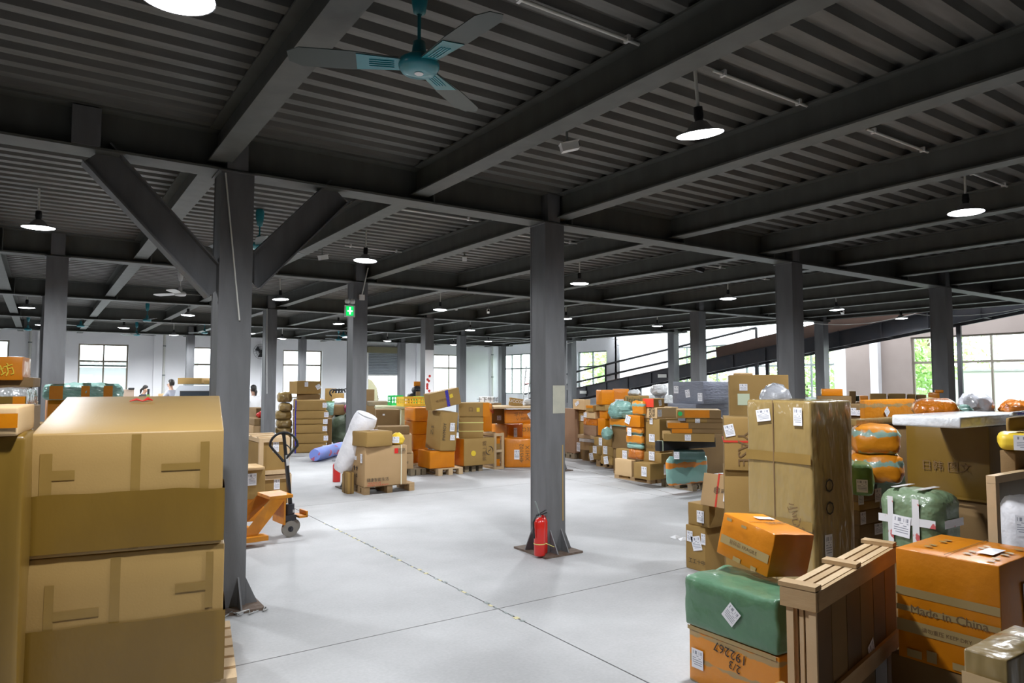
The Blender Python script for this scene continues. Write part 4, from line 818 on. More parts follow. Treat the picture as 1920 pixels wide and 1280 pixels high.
# right stack of long parcels on pallet (d ~ 9.6)
pt_ = pallet('grey-brown pallet under the teal bundle with orange tape', 1240, 1300, 1345, 921, th=0)
dd = 10.6
z0 = pt_['top'] + .002
te = bx('fat teal bundle taped with orange bands, on the pallet right of centre', 1247, 1258, 1328, 858, 913, d=10.8, z=z0, l=.55, m='teal_orange', r=.12, nz=.022, bulge=.02, n=8, name='wrapped_bundle', cat='bundle', part='wrapping')
st_ = [te]
for (l, xl, xe, xr, yt, o) in (('dark green wrapped carton above the fat teal bundle', 1262, 1264, 1322, 846, {'m': 'teal_dark', 'lab': [('R', .08, .5, .08, .11)]}),
    ('long black wrapped beam crossing the teal bundle', 1228, 1237, 1342, 827, {'m': 'black', 'straps': [('x', .05, 'paper_green')]}), ('long kraft carton with centre label on the black beam', 1241, 1244, 1340, 812, {'lab': [('R', .48, .5, .09, .09)]}),
    ('thin orange and kraft carton on the long kraft carton', 1258, 1260, 1356, 803, {'m': 'kraft_dark', 'tape': [('R', 0, .05, .4, .98, 'orange_flat')]}), ('flat orange-ended brown carton above the thin orange one', 1248, 1252, 1356, 792, {'m': 'kraft_dark', 'tape': [('R', 0, .05, .38, .98, 'orange_flat')]}),
    ('flat kraft carton with a white label near the pile top', 1285, 1287, 1358, 784, {'lab': [('R', .30, .5, .07, .09)], 'tape': [('R', .55, .02, 1, .98, 'kraft_dark')]}), ('orange and kraft carton with green mark on the pile top', 1267, 1270, 1352, 768, {'m': 'kraft', 'tape': [('R', .17, .1, .74, .98, 'orange_flat'), ('R', .74, .02, 1, .98, 'kraft_dark')], 'txt': [('R', .07, .5, .09, '●', 0, 'green_plastic')]})):
    b = bx(l, xl, xe, xr, yt, 858, d=dd, z=st_[-1]['top'] + .001, **o); st_.append(b)
# middle right heap ------------------------------------------------------------
pm = pallet('brown pallet under the two kraft cartons right of centre', 1152, 1222, 1250, 907, m='wood')
d = 11.5
c1 = stack(d, 900, [('kraft carton with label at the pallet front, right of two', 1188, 1219, 1245, 870, {'lab': [('L', .66, .5, .12, .16)], 'm': 'kraft'}),
    ('kraft carton with label above the right front carton', 1206, 1240, 1262, 850, {'lab': [('L', .5, .65, .13, .15)], 'd': 11.6}),
    ('tall kraft carton with two labels standing in the heap', 1204, 1237, 1272, 785, {'lab': [('L', .58, .42, .13, .13), ('L', .55, .93, .07, .12)], 'd': 11.7, 'txt': [('L', .5, .15, .07, '精品家电', 0, 'ink_brown'), ('L', .25, .91, .06, 'O ▪▪', 0, 'ink')]}),
    ('kraft carton printed with two lines, beneath the red carton', 1202, 1232, 1272, 764, {'m': 'kraft_light', 'lab': [('R', .1, .5, .1, .12)], 'txt': [('L', .62, .5, .09, 'MORE', 90, 'ink'), ('L', .82, .5, .07, '电器', 90, 'ink')], 'd': 11.75}),
    ('small red and brown carton on top of the heap', 1206, 1226, 1246, 747, {'m': 'kraft', 'tape': [('L', 0, .02, 1, .98, 'red_box')], 'lab': [('R', .55, .5, .07, .1, 10)], 'd': 11.8})], z=.132)
c2 = stack(11.9, 893, [('kraft carton at the pallet front, left of two', 1153, 1184, 1192, 863, {'m': 'kraft_light', 'lab': [('L', .35, 1.0, .001, .001)], 'l': None}),
    ('orange wrinkled bundle with a teal ruffle, on the left front carton', 1176, 1203, 1212, 843, {'m': 'orange_wrinkled', 'r': .05, 'nz': .015}), ('teal ruffled bundle between orange bundles', 1174, 1203, 1210, 834, {'m': 'teal_wrap', 'r': .05, 'nz': .015}), ('crumpled orange bag with marker writing in the heap', 1172, 1203, 1209, 815, {'m': 'orange_teal', 'r': .05, 'nz': .02}),
    ('orange and teal bundle with a white label in the heap', 1173, 1202, 1209, 801, {'m': 'orange_teal', 'r': .05, 'nz': .02, 'lab': [('L', .3, .3, .1, .14)]}),
    ('orange carton with a tilted label, left of the striped kraft carton', 1173, 1200, 1207, 779, {'m': 'orange_flat', 'lab': [('L', .18, .6, .12, .14, -20)]}), ('round orange and teal parcel beside the red carton', 1184, 1206, 1212, 752, {'m': 'orange_teal', 'r': .14, 'nz': .02})], z=.132)
pL = pallet('dark skid under the four small labelled cartons', 1118, 1150, 1160, 878, m='wood')
dL = 13.6
lowL = stack(dL + .9, 869, [('small labelled carton, lower left of four', 1103, 1125, 1129, 853, {'m': 'kraft', 'lab': [('L', .3, .5, .12, .15, 12)]}), ('small labelled carton, upper left of four', 1105, 1127, 1131, 838, {'lab': [('L', .5, .6, .12, .15)]})], z=.132, w=.3)
lowR = stack(dL, 874, [('small labelled carton, lower right of four', 1126, 1148, 1154, 856, {'m': 'kraft', 'lab': [('L', .5, .5, .13, .15, 12)]}), ('small labelled carton, upper right of four', 1128, 1150, 1156, 838, {'lab': [('L', .35, .6, .12, .16)]}),
   ('wide kraft carton with label above the four small ones', 1114, 1146, 1152, 822, {'lab': [('L', .4, .5, .10, .15)], 'd': dL + .1})], z=.132, w=.4)
bx('kraft carton with label left of the orange ruffled bundle', 1155, 1178, 1190, 843, 717 + 2275 / 12.6, d=12.6, z=0.0, lab=[('L', .75, .82, .12, .15)], l=None)
bx('brown carton behind the orange ruffled bundle', 1147, 1176, 1190, 800, 843, d=13.1, m='kraft_dark'); 
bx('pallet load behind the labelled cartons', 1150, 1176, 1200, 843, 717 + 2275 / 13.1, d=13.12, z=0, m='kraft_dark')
bag('grey-teal knotted bag beside the tall orange carton', 1130, 1148, 803, 822, 13.3, .3, 'teal_wrap', z=lowR[-1]['top'] + .002, r=.09, nz=.03)
bx('orange-topped kraft carton with torn tape under the big teal bag', 1143, 1172, 1182, 786, 800, d=13.1, m='orange_teal')
bag('big crumpled grey-teal bag on the heap', 1143, 1187, 755, 786, 13.2, .45, 'teal_wrap', r=.13, nz=.05, bulge=.03, n=9)
up = stack(14.6, 817, [('reddish-brown film carton at the left of the heap', 1094, 1118, 1122, 798, {'m': 'plywood'}), ('orange glossy carton on the reddish-brown one', 1094, 1119, 1123, 785, {'m': 'orange_wrinkled'}), ('kraft carton with handle hole, left of the heap', 1097, 1116, 1124, 772, {'m': 'kraft_light', 'lab': [('L', .05, .5, .1, .1)]}),
   ('orange-lidded kraft carton on the handle-hole carton', 1099, 1112, 1119, 760, {'m': 'kraft', 'tape': [('L', 0, .6, 1, 1, 'orange_flat')]})], z=None, w=.3)
up2 = stack(14.2, 817, [('tall orange carton left of the knotted bag', 1121, 1135, 1144, 785, {'m': 'orange_flat'}), ('orange-brown glossy carton above the tall orange carton', 1124, 1138, 1145, 770, {'m': 'orange'}), ('kraft pouch-like carton under the two top orange cartons', 1117, 1134, 1146, 759, {'m': 'kraft'}),
   ('glossy orange carton on the heap top, left of two', 1117, 1128, 1152, 731, {'m': 'orange', 'r': .02}), ], z=None)
bx('brown carton under the second top orange carton', 1146, 1150, 1180, 757, 800, d=14.4, m='kraft_dark', l=.5)
bx('glossy orange carton on the heap top, right of two', 1146, 1150, 1179, 729, 757, d=14.4, m='orange', l=.5, lab=[('R', .4, .12, .17, .12)])
bx('kraft carton with green print behind the round orange parcel', 1170, 1173, 1217, 742, 757, d=13.9, l=.4, txt=[('R', .3, .5, .14, 'Unipal', 0, 'tarp_green')], m='kraft')
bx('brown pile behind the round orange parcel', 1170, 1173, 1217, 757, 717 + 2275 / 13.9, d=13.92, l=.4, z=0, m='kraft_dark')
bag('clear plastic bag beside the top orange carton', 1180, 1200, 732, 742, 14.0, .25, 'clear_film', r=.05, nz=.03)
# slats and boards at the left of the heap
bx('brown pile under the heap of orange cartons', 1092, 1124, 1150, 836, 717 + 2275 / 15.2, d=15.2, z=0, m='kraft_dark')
bx('bundle of wooden slats left of the heap', 1083, 1118, 1135, 817, 824, d=15.0, m='wood_pale', name='slat_bundle', cat='planks'); bx('white foam slab below the wooden slats', 1086, 1112, 1118, 824, 830, d=15.1, m='white_foam', name='foam_slab', cat='slab')
bx('kraft carton with white end under the foam slab', 1083, 1110, 1118, 830, 845, d=15.1, m='kraft_pink', lab=[('L', .08, .3, .12, .2)])
bx('light kraft carton with peaked lid left of the orange cartons', 1074, 1096, 1107, 749, 768, d=15.6, m='kraft_light', lab=[('L', .4, .6, .14, .08, 30)]); 
s = stack(15.8, 717 + 2275 / 15.8, [('brown pile beside the reddish panel', 1082, 1097, 1106, 815, {'m': 'kraft_dark'}), ('kraft carton beside the reddish panel', 1082, 1097, 1106, 790, {}), ('white-topped small carton beside the reddish panel', 1083, 1096, 1104, 775, {'lab': [('L', .7, .4, .1, .12)]}), ('kraft carton under the peaked-lid carton', 1075, 1097, 1107, 768, {'m': 'kraft'})], z=0.0)
pn = bx('reddish-brown plywood panel crate just right of the centre column', 1050, 1078, 1087, 766, 850, d=15.9, z=.13, m='plywood', name='panel_crate', cat='crate', part='panel')
pallet('small skid under the reddish plywood crate', 1052, 1077, 1086, 862, d=15.9, w=.3)
# ============ centre group ============
d = 14.2
bo = stack(14.3, 717 + 2275 / 14.3, [('big orange wrapped carton with two columns of marker writing', 941, 946, 997, 822, {'m': 'orange', 'r': .03, 'l': .45, 'lab': [('R', .45, .45, .11, .2)], 'txt': [('R', .63, .5, .12, '4H5102', 90, 'ink_brown'), ('R', .85, .5, .12, 'XH1X', 90, 'ink_brown')]})], z=0.0)
stack(14.5, 870, [('kraft carton right of the big orange wrapped one', 998, 1000, 1025, 822, {'l': .7, 'txt': [('R', .4, .5, .2, 'C2', 90, 'ink')]}), ('orange wrapped carton beside the centre column', 978, 980, 1025, 794, {'m': 'orange', 'l': .7, 'r': .03, 'lab': [('R', .57, .5, .09, .18)], 'txt': [('R', .25, .6, .12, 'O3BP', 0, 'ink_brown')]})], z=0.0)
m2 = bx('orange wrapped carton in the middle row, left of two', 914, 952, 983, 795, 827, d=15.1, m='orange', r=.03, lab=[('R', .45, .5, .09, .2)])
bx('pallet load under the middle-row orange carton', 914, 950, 977, 827, 717 + 2275 / 15.2, d=15.2, z=0, m='kraft_dark')
m3 = bx('kraft carton with label at the top row, left of the orange one', 917, 919, 947, 767, 794, d=15.1, l=.4, lab=[('R', .6, .4, .09, .1)])
m4 = bx('long orange wrapped carton in the top row with marker writing', 944, 946, 1030, 768, 794, d=14.7, l=.45, m='orange', r=.03, lab=[('R', .58, .6, .1, .13, 30)], txt=[('R', .32, .65, .1, '平川', 10, 'ink_brown'), ('R', .42, .35, .08, 'V  MSUK', 5, 'ink_brown')])
pk = bx('flat sheet of board lying on the top row of orange cartons', 920, 925, 1040, 762, 766, d=14.5, l=.9, m='wood_pale', name='board', cat='board', nz=.001, bulge=0)
bx('tilted kraft carton printed CUCCOSC on the board', 952, 954, 980, 745, 759, d=14.9, l=.3, tilt=(0, 8), m='kraft', txt=[('R', .5, .6, .09, 'CUCCOSC', 0, 'paper')], z=pk['top'] + .02)
bx('white film parcel beside the CUCCOSC carton', 982, 983, 997, 748, 761, d=15.2, l=.3, m='clear_film', r=.04, z=pk['top'] + .002); bx('brown carton partly hidden by the centre column', 998, 999, 1020, 745, 761, d=15.2, l=.3, m='kraft', z=pk['top'] + .002)
bx('white carton with black characters behind the kraft carton', 897, 899, 926, 744, 756, d=16.5, l=.4, m='white_paint', txt=[('R', .55, .55, .13, '十下牛鲜', 0, 'ink')]); bx('brown pile behind the kraft carton', 890, 899, 940, 756, 717 + 2275 / 16.6, d=16.6, z=0, l=.4, m='kraft_dark')
# small wooden crate
P, w_, l_, h_ = fit(903, 927, 945, 812, 880, d=None, z=0.0)
t = thing('wooden_crate', 'narrow open wooden crate holding orange parcels, right of the logo carton', 'crate', P)
for x in (0, w_ - .05):
    for y in (0, l_ - .05): link('post', MB().box(x, y, 0, x + .05, y + .05, h_), 'wood_pale', t)
for z in (0, h_ * .47, h_ - .06):
    link('rail', MB().box(.051, 0, z, w_ - .051, .04, z + .05), 'wood_pale', t)
    for y in (.051,): link('side_rail', MB().box(0, .051, z, .03, l_ - .051, z + .05), 'wood', t)
link('back_panel', MB().box(.05, l_ - .02, .0, w_ - .05, l_, h_), 'tan_wood', t); link('side_panel', MB().box(.031, .05, .05, .045, l_ - .05, h_), 'tan_wood', t)
for k, (z0_, z1_, mm) in enumerate(((.055, .2, 'orange_flat'), (.201, h_ * .45, 'kraft_dark'), (h_ * .47 + .055, h_ * .7, 'kraft'), (h_ * .7 + .001, h_ * .93, 'orange_flat'))):
    o = link('parcel', MB().box(P.x + .06, P.y + .06, z0_, P.x + w_ - .06, P.y + l_ - .06, z1_), mm); tag(o, ['orange parcel at the bottom of the narrow wooden crate', 'brown parcel in the lower bay of the narrow wooden crate', 'kraft parcel in the upper bay of the narrow crate', 'orange parcel at the top of the narrow wooden crate'][k], 'parcel')
# logo carton column
pb = pallet('pale pallet under the saddle-shaped orange carton', 770, 822, 868, 892, m='wood_pale', l=.9)
pc = pallet('dark skid under the logo carton', 826, 872, 905, 884, d=13.55, m='wood_grey', l=.8)
lg = bx('big kraft carton with a round logo and orange left side', 853, 870, 927, 823, 880, d=13.45, z=.132, m='kraft', l=.7, tape=[('L', 0, 0, 1, 1, 'orange_flat')], txt=[('R', .67, .52, .10, '奔腾上路', 90, 'ink_brown')], lab=())
o = lg['o']; mb = MB()
for a0 in range(2): mb.tube([(0.13 * math.cos(t_ / 14 * math.pi + a0 * math.pi - .6) * (1 if a0 else 1), 0, 0.13 * math.sin(t_ / 14 * math.pi + a0 * math.pi - .6)) for t_ in range(12)], [.004 + .018 * math.sin(math.pi * i / 11) for i in range(12)], 4)
mb.tube([(-.05, 0, -.06), (-.02, 0, 0), (.03, 0, .01), (.05, 0, .07)], [.006, .018, .018, .006], 4)
q = link('logo', mb, 'ink', o); q.location = (lg['w'] * .83, -.004, lg['h'] * .52); q.scale = (.62, .10, .62)
mb = MB().cyl((0, 0, 0), (0, -.003, 0), .055, n=14); q = link('round_sticker', mb, 'ink_yellow', o); q.location = (lg['w'] * .30, -.006, lg['h'] * .45)
l2 = bx('kraft carton with yellow straps on the logo carton', 855, 861, 906, 781, 823, d=13.7, z=lg['top'] + .002, l=.6, m='kraft', straps=[('z', .32, 'strap_yellow'), ('z', .72, 'strap_yellow')], lab=())
l3 = bx('kraft carton with orange right half on the strapped carton', 856, 861, 918, 755, 780, d=13.7, z=l2['top'] + .002, l=.5, tape=[('R', .78, 0, 1, 1, 'orange_flat')], m='kraft', txt=[('R', .38, .5, .1, '口', 0, 'ink_brown')], lab=[('R', .62, .5, .06, .08, 0, 'ink_yellow')])
bx('orange carton with red print behind the kraft carton', 904, 906, 922, 757, 812, d=14.6, m='orange_flat', l=.4, txt=[('R', .5, .75, .15, 'DIN', 0, 'ink_red')]); bx('brown pile behind the narrow wooden crate', 904, 906, 930, 812, 717 + 2275 / 14.65, d=14.75, z=0, m='kraft_dark', l=.4)
# saddle orange, leaning carton, orange tower
sd = bx('sagging orange carton under the leaning kraft carton', 783, 806, 853, 846, 884, d=13.0, z=.132, m='orange_flat', r=.02, bulge=-.01, nz=.01)
tl = bx('tall bulging kraft carton leaning in the centre-left pile', 797, 824, 855, 772, 846, d=13.1, z=sd['top'] - .0, m='kraft', r=.02, bulge=.015, nz=.01, tilt=(2, 3), lab=[('R', .65, .62, .1, .16, 0), ('R', .7, .35, .1, .1)], txt=[('R', .2, .5, .09, 'FWMOY', 90, 'ink'), ('L', .5, .5, .12, '乙2', 90, 'ink')])
tt = bx('kraft carton with a blue tape band tilted on the pile top', 799, 810, 866, 738, 768, d=13.2, z=tl['top'] + .02, tilt=(0, -11), m='kraft', straps=[], tape=[('R', .52, 0, .62, 1, 'strap_blue')], lab=[('R', .70, .6, .07, .07, 10, 'ink_yellow')], txt=[('R', .35, .45, .06, '电子配件', 0, 'ink_brown')])
ow = stack(14.0, 717 + 2275 / 14.0, [('lowest orange carton of the tower behind the pallet cartons', 757, 772, 803, 844, {'m': 'orange_flat'}), ('second orange carton of the tower, glossy', 758, 774, 803, 815, {'m': 'orange'}), ('third orange carton of the tower', 758, 774, 803, 790, {'m': 'orange_flat'}), ('top orange carton of the tower below the yellow crate', 758, 778, 803, 764, {'m': 'orange'})], z=0.0, r=.02)
# crates
def plastic_crate(label, xl, xe, xr, yt, yb, d, m, l=.4, th=0, tilt=0):
    P, w, l, h = fit(xl, xe, xr, yt, yb, d=d, l=l, th=th); t = thing('plastic_crate', label, 'crate', P, (0, math.radians(tilt), math.radians(th)))
    link('base', MB().box(0, 0, 0, w, l, .01), m, t)
    for (x0, y0, x1, y1) in ((0, 0, w, .012), (0, l - .012, w, l), (0, .0121, .012, l - .0121), (w - .012, .0121, w, l - .0121)):
        b = MB(); b.box(x0, y0, .0101, x1, y1, .05); b.box(x0, y0, h - .04, x1, y1, h)
        L_ = max(x1 - x0, y1 - y0); n = int(L_ / .07) + 1
        for k in range(n + 1):
            if x1 - x0 > y1 - y0: x = min(x0 + (L_ - .015) * k / n, x1 - .015); b.box(x, y0, .05, x + .015, y1, h - .04)
            else: y = min(y0 + (L_ - .015) * k / n, y1 - .015); b.box(x0, y, .05, x1, y + .015, h - .04)
        b.box(x0, y0, h * .48, x1, y1, h * .56); link('side', b, m, t)
plastic_crate('bright green slatted plastic crate, left of the yellow one', 728, 734, 758, 741, 760, 15.0, 'green_plastic', tilt=0)
plastic_crate('yellow slatted plastic crate on the orange tower', 752, 757, 799, 744, 762, 14.4, 'yellow', th=-3); plastic_crate('green plastic crate end behind the yellow crate', 788, 790, 803, 743, 760, 15.3, 'green_plastic')
ys = bx('pale green-white board slab left of the orange tower', 700, 704, 772, 761, 767, d=14.8, l=.9, m='pale_slab', name='slab', cat='slab'); bx('pale green-white block beneath the slab', 704, 752, 772, 767, 800, d=14.9, m='pale_slab', l=.5)
bx('pile under the pale block', 704, 740, 772, 800, 717 + 2275 / 15.0, d=15.0, z=0, m='kraft_dark', l=.5)
bx('grey dusty sheet lying on the pale slab', 688, 690, 728, 753, 761, d=15.2, l=.8, m='wood_grey', name='sheet', cat='sheet')
bx('kraft carton with a small sticker behind the flat carton', 703, 704, 750, 768, 799, d=13.6, l=.5, m='kraft_dark', lab=[('R', .33, .7, .04, .03, 0, 'paper')])
s = stack(13.0, 717 + 2275 / 13.0, [('lower kraft carton with print behind the big pallet carton', 744, 746, 775, 849, {'l': .5, 'm': 'kraft_pink', 'txt': [('R', .4, .4, .08, '→QI', 0, 'ink')]}), ('middle kraft carton behind the big pallet carton', 744, 746, 772, 815, {'l': .5, 'm': 'kraft_pink'}), ('brown carton under the small-sticker carton', 704, 708, 768, 800, {'l': .5, 'm': 'kraft_dark'})], z=.132)
pallet('pallet under the printed cartons behind the big pallet carton', 740, 770, 799, 892, m='wood_grey')
# main pallet
mp = pallet('pallet carrying the big printed carton, in the middle of the floor', 640, 683, 777, 928, m='wood', th=0.01, l=.48)
mc = bx('big kraft carton printed with a red logo on the floor pallet', 658, 684, 763, 838, 912, d=10.75, z=.132, m='kraft_pink', th=0, bulge=.006,
   txt=[('R', .30, .16, .062, '健康智能生活', 0, 'ink'), ('R', .22, .085, .035, 'HEALTHY LIFE', 0, 'ink_red'), ('R', .30, .03, .035, 'WITHIN YOUR REACH', 0, 'ink_red'), ('R', .86, .87, .07, '志高', 0, 'ink'), ('R', .86, .80, .03, 'CHIGAO', 0, 'ink'), ('L', .4, .42, .1, '⬆⬆', 0, 'ink'), ('L', .4, .25, .06, '☂ ♨', 0, 'ink')],
   lab=[('L', .25, .85, .07, .12, 10), ('L', .8, .7, .08, .14), ('L', .4, .68, .08, .06)], tape=[('R', .69, .80, .78, .93, 'red_plastic')], straps=[('x', .86, 'strap_pale')])
fc = bx('flat kraft carton lying on the big printed carton', 659, 688, 736, 810, 834, d=10.7, z=mc['top'] + .002, th=8, m='kraft', r=.012, bulge=.008, lab=[('T', .5, .4, .14, .07, 0, 'paper')])
bag('yellow-white soft parcel beside the flat carton', 735, 756, 814, 832, 11.1, .25, 'yellow_bag', z=mc['top'] + .002, r=.05, lab=[('R', .3, .5, .12, .1)])
bx('small kraft parcel tied with string at the pallet corner', 641, 652, 664, 886, 920, d=10.9, z=0.0, m='kraft', r=.01, straps=[('x', .5, 'ink_brown'), ('y', .5, 'ink_brown')])
# long roll leaning on column
def roll(label, p0, p1, r, m, name='roll', cat='roll', n=18, wob=.004, grow=0):
    p0 = Vector(p0); p1 = Vector(p1); c = p0.copy(); t = thing(name, label, cat, c); d = p1 - p0; pts = []; rs = []
    for k in range(13): u = k / 12; pts.append(d * u + Vector((wob * math.sin(k * 1.9), wob * math.cos(k * 2.3), 0))); rs.append(r * (1 + grow * u) * (0.86 if k in (0, 12) else 1 + .02 * math.sin(k * 2.1)))
    link('wrapping', MB().tube(pts, rs, n), m, t); dn = d.normalized()
    link('rolled_end', MB().cyl(pts[-1], pts[-1] + dn * .012, r * .78 * (1 + grow), n=n), 'paper' if 'white' in m else m, t); return t
a = atd(640, 886, 11.2); b = atd(688, 778, 11.2); a.z = .33
wr = roll('white wrapped roll leaning on the exit-lamp column, marker writing near its end', a, b, .15, 'white_bag', 'fabric_roll', wob=.003, grow=.35)
me = text_mesh('No. 70', .07); o = link('printing', me, 'strap_blue', wr); Rm = Matrix.Rotation(-YAW, 4, 'Z') @ Matrix.Rotation(math.pi / 2, 4, 'X'); o.matrix_local = Matrix.Translation((b - a) * .82 - _f0 * .165) @ Rm
a = atz(590, 853, .15); b = atz(646, 838, .15)
roll('light blue patterned textile roll lying on the floor behind the extinguisher', a, b, .15, 'blue_cloth', 'fabric_roll')
# extinguishers
def extinguisher(P, label, h=.42, r=.062, two=False, lean=0):
    t = thing('fire_extinguisher', label, 'extinguisher', P, (0, 0, math.radians(lean)))
    link('cylinder', MB().lathe([(0, 0), (r * .9, 0), (r, .012), (r, h * .82), (r * .85, h * .88), (r * .4, h * .93), (r * .25, h * .95)], n=24), 'fire_red', t)
    link('valve', MB().cyl((0, 0, h * .93), (0, 0, h * 1.0), .016, n=10), 'chrome', t)
    link('handle', MB().beam((-.02, 0, h * .99), (.09, 0, h * 1.04), .018, .008).beam((-.02, 0, h * 1.02), (.08, 0, h * 1.11), .018, .006), 'black', t)
    link('hose', MB().tube([(-.01, 0, h * .99), (-.05, -.01, h * 1.01), (-.085, -.01, h * .85), (-.08, -.01, h * .6), (-.075, -.01, h * .45)], .010, 8), 'black', t)
    link('label_sticker', MB().cyl((0, 0, h * .5), (0, 0, h * .68), r * 1.006, n=24, caps=False), 'fire_red' , t); return t
ex = extinguisher(atz(1012, 1041, 0.021) , 'red fire extinguisher pair tied to the foot of the centre column', .40, .058)
link('second_cylinder', MB().lathe([(0, 0), (.045, 0), (.05, .012), (.05, .32), (.03, .36), (.012, .38)], (.09, .07, 0), 20), 'fire_red', ex); link('cord', MB().lathe([(.061, .115), (.063, .12), (.061, .125)], n=20).tube([(.05, -.03, .12), (.13, -.07, .08)], .004, 5), 'strap_yellow', ex)
link('pump_rod', MB().tube([(0, 0, .4), (-.03, .0, .48), (-.05, .01, .54)], .008, 6), 'frame_grey', ex)
extinguisher(atz(631, 903, 0.0), 'red fire extinguisher standing alone on the floor left of the pallet carton', .36, .068, lean=180)
# ============ left-middle group ============
fs_ = stack(17.2, 717 + 2275 / 17.2 - 1, [('lowest long flat carton of the tall stack', 549, 552, 612, 832, {}), ('second long flat carton from the bottom of the tall stack', 549, 552, 614, 813, {}), ('third long flat carton from the bottom of the tall stack', 549, 552, 612, 796, {}),
   ('fourth long flat carton, thin, in the tall stack', 549, 552, 613, 786, {}), ('fifth long flat carton in the tall stack', 549, 552, 615, 770, {}), ('topmost long flat carton with blue side tape in the tall stack', 549, 553, 612, 750, {})], z=0.0, l=1.6, lab=[('R', .95, .5, .11, .12)], r=.03, bulge=.004, nz=.0015, tape=[('R', .01, 0, .05, 1, 'strap_blue')], group='long flat cartons of the tall stack')
bx('dark brown carton under the top carton of the tall stack', 556, 558, 600, 739, 749, d=17.6, z=fs_[-1]['top'] + .002, l=1.0, m='kraft_dark')
bx('tilted kraft carton with two labels topping the tall stack', 542, 557, 602, 714, 739, d=17.5, z=fs_[-1]['top'] + .145, l=None, lab=[('R', .38, .75, .09, .12), ('R', .88, .55, .12, .12, 30)], m='kraft')
for i, (a, b, yt, yb, l) in enumerate(((521, 547, 736, 754, 'topmost film-wrapped bundle end left of the tall stack'), (524, 547, 756, 771, 'second film-wrapped bundle end left of the tall stack'), (516, 546, 771, 787, 'third film-wrapped bundle end left of the tall stack'), (519, 547, 787, 802, 'fourth film-wrapped bundle end left of the tall stack'), (517, 547, 802, 814, 'fifth film-wrapped bundle end left of the tall stack'), (518, 546, 814, 846, 'lowest film-wrapped bundle end left of the tall stack'))):
    bag(l, a, b, yt, yb, 17.9, .6, 'kraft_film', r=.05, nz=.02, th=0)
# tarp mass and things behind column F
t1 = bag('dark olive tarpaulin-covered mass beside the tall stack', 622, 690, 778, 717 + 2275 / 19.0, 19.0, .7, 'tarp_green', z=0.0, r=.2, nz=.08, th=0, name='tarpaulin', cat='tarpaulin')
bx('brown cartons under the tarpaulin edge, by the tall stack', 613, 614, 622, 785, 717 + 2275 / 18.3, d=18.3, z=0, l=.5, m='kraft_dark')
bx('brown carton on the tarpaulin mass', 624, 626, 645, 759, 778, d=19.15, l=.4, m='kraft_dark'); bag('white plastic bag lying on the brown carton behind the exit-lamp column', 624, 652, 748, 760, 19.7, .4, 'white_bag', r=.08)
bag('dark magenta bag beside the exit-lamp column', 647, 668, 757, 776, 18.95, .3, 'magenta_bag', r=.09)
P = atd(616, 778, 18.7); t = thing('bucket', 'pale green bucket on the cartons beside the tall stack', 'bucket', P); link('pail', MB().lathe([(0, 0), (.12, 0), (.15, .36), (.14, .36), (.11, .01)], n=16), 'teal_wrap', t); link('rim', MB().lathe([(.15, .35), (.16, .36), (.15, .37)], n=16), 'green_bag', t)
bx('kraft board standing behind the bucket', 608, 609, 630, 728, 770, d=20.5, l=.05, m='kraft', name='board', cat='board'); bx('kraft carton stuffed with dark cable behind the tarpaulin', 620, 622, 645, 737, 757, d=20.0, l=.4, m='kraft')
P = atd(632, 736, 20.2); t = thing('cable_coil', 'dark cable coil sticking out of the kraft carton', 'cable', P); b = MB()
for k in range(4): b.tube([(-.12 + .1 * k + .1 * math.cos(a_ / 6 * math.pi), .03 * k, .1 * math.sin(a_ / 6 * math.pi)) for a_ in range(10)], .022, 6)
b.tube([(.1, 0, 0), (.2, 0, .1), (.3, 0, .12), (.4, 0, .0)], .02, 6); link('coil', b, 'black', t)
bx('shelf of cartons supporting the cable carton', 606, 622, 648, 757, 717 + 2275 / 20.2, d=20.5, z=0, l=.5, m='kraft_dark')
# left of column 3 : red bag and boxes
s = stack(16.0, 717 + 2275 / 16.0, [('brown pile behind the plywood crate near the braced column', 455, 470, 498, 813, {'m': 'kraft_dark'}), ('lower kraft carton behind the plywood crate', 455, 475, 497, 798, {'m': 'kraft_pink'}), ('upper kraft carton behind the plywood crate', 455, 477, 498, 785, {'m': 'kraft_dark'})], z=0.0)
bag('red and pink bag on the cartons beside the braced column', 482, 504, 773, 787, 16.3, .3, 'red_plastic', z=s[-1]['top'] + .002, r=.08); bx('brown carton behind the red bag', 466, 480, 500, 765, 788, d=16.9, m='kraft_dark'); bx('pile of brown cartons behind the red bag', 466, 480, 500, 788, 717 + 2275 / 17, d=17, z=0, m='kraft_dark')
bx('stacked pale cartons behind the woman in white', 488, 490, 500, 742, 765, d=19.8, l=.4, m='kraft_light'); bx('cartons below the stacked pale ones', 488, 490, 506, 765, 717 + 2275 / 19.8, d=19.8, z=0, l=.4, m='kraft_dark')
# wooden framed carton crate behind the pallet jack
def framed(label, xl, xe, xr, yt, yb, d, z, l=None):
    P, w, l, h = fit(xl, xe, xr, yt, yb, d=d, z=z, l=l); t = thing('framed_carton', label, 'crate', P); f = .055
    link('carton', MB().box(.02, .02, .03, w - .02, l - .02, h - .03), 'kraft', t)
    for x in (0, w - f):
        for y in (0, l - f): link('corner_post', MB().box(x, y, f, x + f, y + f, h - f), 'wood_pale', t)
    for z_ in (0, h - f):
        for y in (0, l - f): link('long_rail', MB().box(0, y, z_, w, y + f, z_ + f), 'wood_pale', t)
        for x in (0, w - f): link('cross_rail', MB().box(x, f + .001, z_, x + f, l - f - .001, z_ + f), 'wood_pale', t)
    for k in range(3): y = l * (k + .15) / 3; link('top_slat', MB().box(0, y, h, w, y + .1, h + .016), 'wood_pale', t)
    plate('shipping_label', t, face_M('R', .55, .75, w, l, h, -.018), .08, .14, 'label'); return dict(P=P, w=w, l=l, h=h, top=P.z + h)
